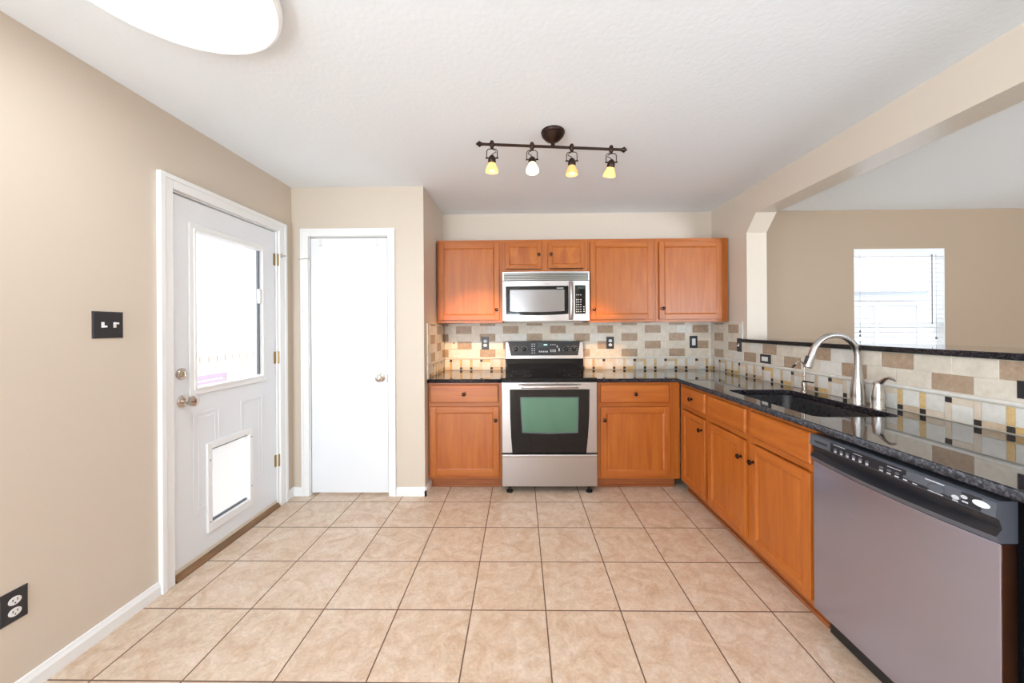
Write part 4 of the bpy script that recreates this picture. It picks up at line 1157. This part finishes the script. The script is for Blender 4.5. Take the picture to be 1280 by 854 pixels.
def disc(name, y, z, ry, rz, mat, parent, th=0.002, base=0.0):
    mb = MB(fsl); A = [[(y + ry * q * math.cos(2 * math.pi * k / 28), base + d, z + rz * q * math.sin(2 * math.pi * k / 28)) for k in range(28)] for q, d in ((1, 0), (1, th * 0.7), (0.85, th))]
    mb.loft(A); return mb.build(name, mat, parent)
for k in range(6): disc('button', 1.450 - k * 0.026, 0.828, 0.007, 0.0045, MAT['dwpanel'], fas, 0.002, 0.0008)
for k in range(4): disc('button', 1.268 - k * 0.026, 0.828, 0.007, 0.0045, MAT['dwpanel'], fas, 0.002, 0.0008)
disc('button', 1.160, 0.828, 0.008, 0.005, MAT['dwpanel'], fas, 0.002)
disc('dial', 1.105, 0.829, 0.021, 0.0125, MAT['dwpanel'], fas, 0.004)
disc('button', 1.056, 0.825, 0.009, 0.006, MAT['ink'], fas, 0.002); disc('button', 1.036, 0.835, 0.008, 0.005, MAT['ink'], fas, 0.002)
disc('oval_badge', 1.012 - 0.014, 0.834, 0.019, 0.0085, MAT['white'], fas, 0.0015, 0.001)
mb = MB(fsl); mb.box(1.492, 1.553, 0.0, 0.0008, 0.826, 0.834)
mb.build('vent_slot', MAT['gap'], fas)
mb = MB(fsl)
for k in range(7): mb.box(1.495 + k * 0.0085, 1.4965 + k * 0.0085, 0.0008, 0.0016, 0.8265, 0.8335)
mb.build('vent_fin', MAT['dwpanel'], fas)

# ================================================================== LIGHTS
def spot(name, loc, target, power, color, angle=70, blend=0.9, radius=0.02):
    d = bpy.data.lights.new(name, 'SPOT'); d.energy = power; d.color = color; d.spot_size = math.radians(angle); d.spot_blend = blend; d.shadow_soft_size = radius
    o = bpy.data.objects.new(name, d); o.location = loc
    o.rotation_euler = (Vector(target) - Vector(loc)).to_track_quat('-Z', 'Y').to_euler(); COL.objects.link(o); return o

tl = empty('track_light', (0.192, 2.075, ZC), 'oil-rubbed bronze ceiling track light with four small amber glass shades', 'ceiling light')
A = Vector((-0.227, 2.017, 2.352)); B = Vector((0.611, 2.106, 2.352)); ad = (B - A).normalized()
cc = A + (B - A) * 0.5
mb = MB(); mb.lathe([(0.066, 0), (0.068, -0.006), (0.066, -0.014), (0.061, -0.018), (0.062, -0.026), (0.055, -0.034), (0.040, -0.050), (0.022, -0.060), (0.013, -0.066), (0.011, -0.082)], (cc.x, cc.y, ZC), (0, 0, 1), 32)
mb.build('canopy', MAT['bronze'], tl, smooth=True)
mb = MB(); mb.tube([tuple(A), tuple(B)], 0.0078, 14)
for e_, s in ((A, -1), (B, 1)):
    mb.lathe([(0.0078, -0.024), (0.010, -0.014), (0.015, -0.006), (0.0165, 0.0), (0.012, 0.004), (0.007, 0.006), (0.009, 0.010), (0.004, 0.015), (0, 0.016)], tuple(e_), tuple(ad * s), 16)
mb.build('rod', MAT['bronze'], tl, smooth=True)
heads = [(-0.154, 'amber_mid', (-0.02, 0.10, -1)), (0.072, 'amber_lit', (0.02, -0.25, -1)), (0.301, 'amber', (0.0, 0.05, -1)), (0.533, 'amber_mid', (-0.12, 0.25, -1))]
for i, (x, sm, tilt) in enumerate(heads):
    p = A + ad * ((x - A.x) / ad.x)
    p = Vector((p.x, p.y, p.z))
    mb = MB(); mb.lathe([(0.006, 0.022), (0.010, 0.018), (0.0125, 0.010), (0.0125, -0.012), (0.008, -0.018), (0.009, -0.024)], tuple(p), (0, 0, 1), 14)
    hd = mb.build('lamp_head', MAT['bronze'], tl, smooth=True)
    # yoke (inverted U)
    yk = []
    zt_ = p.z - 0.024
    for t in (-1.0, -0.98, -0.8, -0.45, 0, 0.45, 0.8, 0.98, 1.0):
        zz = zt_ - (0.048 if abs(t) == 1.0 else (0.010 * (abs(t) ** 6) + 0.001))
        if abs(t) == 0.98: zz = zt_ - 0.012
        yk.append((p.x + t * 0.030, p.y, zz))
    yk[0] = (p.x - 0.030, p.y, zt_ - 0.052); yk[-1] = (p.x + 0.030, p.y, zt_ - 0.052)
    mb = MB(); mb.tube(yk, 0.0025, 8); mb.build('yoke', MAT['bronze'], hd, smooth=True)
    s = 1 if i == 0 else -1
    mb = MB(); mb.tube([(p.x, p.y, zt_), (p.x + s * 0.018, p.y - 0.004, zt_ - 0.012), (p.x + s * 0.024, p.y - 0.006, zt_ - 0.022), (p.x + s * 0.004, p.y - 0.004, zt_ - 0.030), (p.x, p.y, zt_ - 0.042)], 0.0022, 8)
    mb.build('wire', MAT['bronze'], hd, smooth=True)
    c0 = Vector((p.x, p.y, zt_ - 0.052)); ax = Vector(tilt).normalized()
    mb = MB(); mb.lathe([(0.004, -0.018), (0.012, -0.012), (0.019, -0.002), (0.022, 0.008), (0.0225, 0.026), (0.020, 0.030), (0.0, 0.030)], tuple(c0), tuple(ax), 20)
    mb.tube([(c0.x - 0.036, c0.y, c0.z), (c0.x + 0.036, c0.y, c0.z)], 0.0042, 10)
    mb.build('socket', MAT['bronze'], hd, smooth=True)
    mb = MB()
    prof = [(0.020, 0.024), (0.022, 0.036), (0.029, 0.050), (0.034, 0.062), (0.036, 0.072), (0.037, 0.078), (0.0345, 0.078), (0.033, 0.066), (0.026, 0.050), (0.019, 0.034)]
    mb.lathe(prof, tuple(c0), tuple(ax), 28, cap=False)
    mb.build('glass_shade', MAT[sm], hd, smooth=True)
    mb = MB(); mb.lathe([(0.008, 0.032), (0.015, 0.044), (0.017, 0.056), (0.012, 0.068), (0, 0.072)], tuple(c0), tuple(ax), 16)
    mb.build('bulb', MAT['bulb'], hd, smooth=True)
    L_ = c0 + ax * 0.085
    tgt, pw, ang = [((-0.48, 3.5, 0.93), 135, 38), ((0.1, 1.2, 0.0), 10, 100), ((0.6, 2.6, 0.0), 8, 100), ((0.70, 3.53, 0.98), 90, 26)][i]
    spot('track_bulb_light', tuple(L_), tgt, pw, (1.0, 0.55, 0.21), ang)

# big flush ceiling lamp
MAT['rimglass'] = emit('lit_white_glass_rim', (0.93, 0.95, 0.95, 1), 0.15)
cl = empty('flush_ceiling_lamp', (-1.105, 1.09, ZC), 'large round white flush ceiling lamp with a lit frosted diffuser', 'ceiling light')
o_ = (-1.105, 1.09, ZC)
mb = MB(); mb.lathe([(0.300, 0), (0.318, -0.004), (0.322, -0.018), (0.318, -0.034), (0.308, -0.040), (0.300, -0.038), (0.296, -0.030), (0.292, -0.034), (0.286, -0.034), (0.282, -0.022), (0.2815, 0)], o_, (0, 0, 1), 64, cap=False)
mb.build('rim', MAT['rimglass'], cl, smooth=True)
mb = MB(); mb.lathe([(0.2805, -0.002), (0.2805, -0.022), (0.274, -0.032), (0.24, -0.045), (0.19, -0.056), (0.12, -0.064), (0.05, -0.068), (0, -0.0685)], o_, (0, 0, 1), 64)
mb.build('diffuser', MAT['diffuser'], cl, smooth=True)
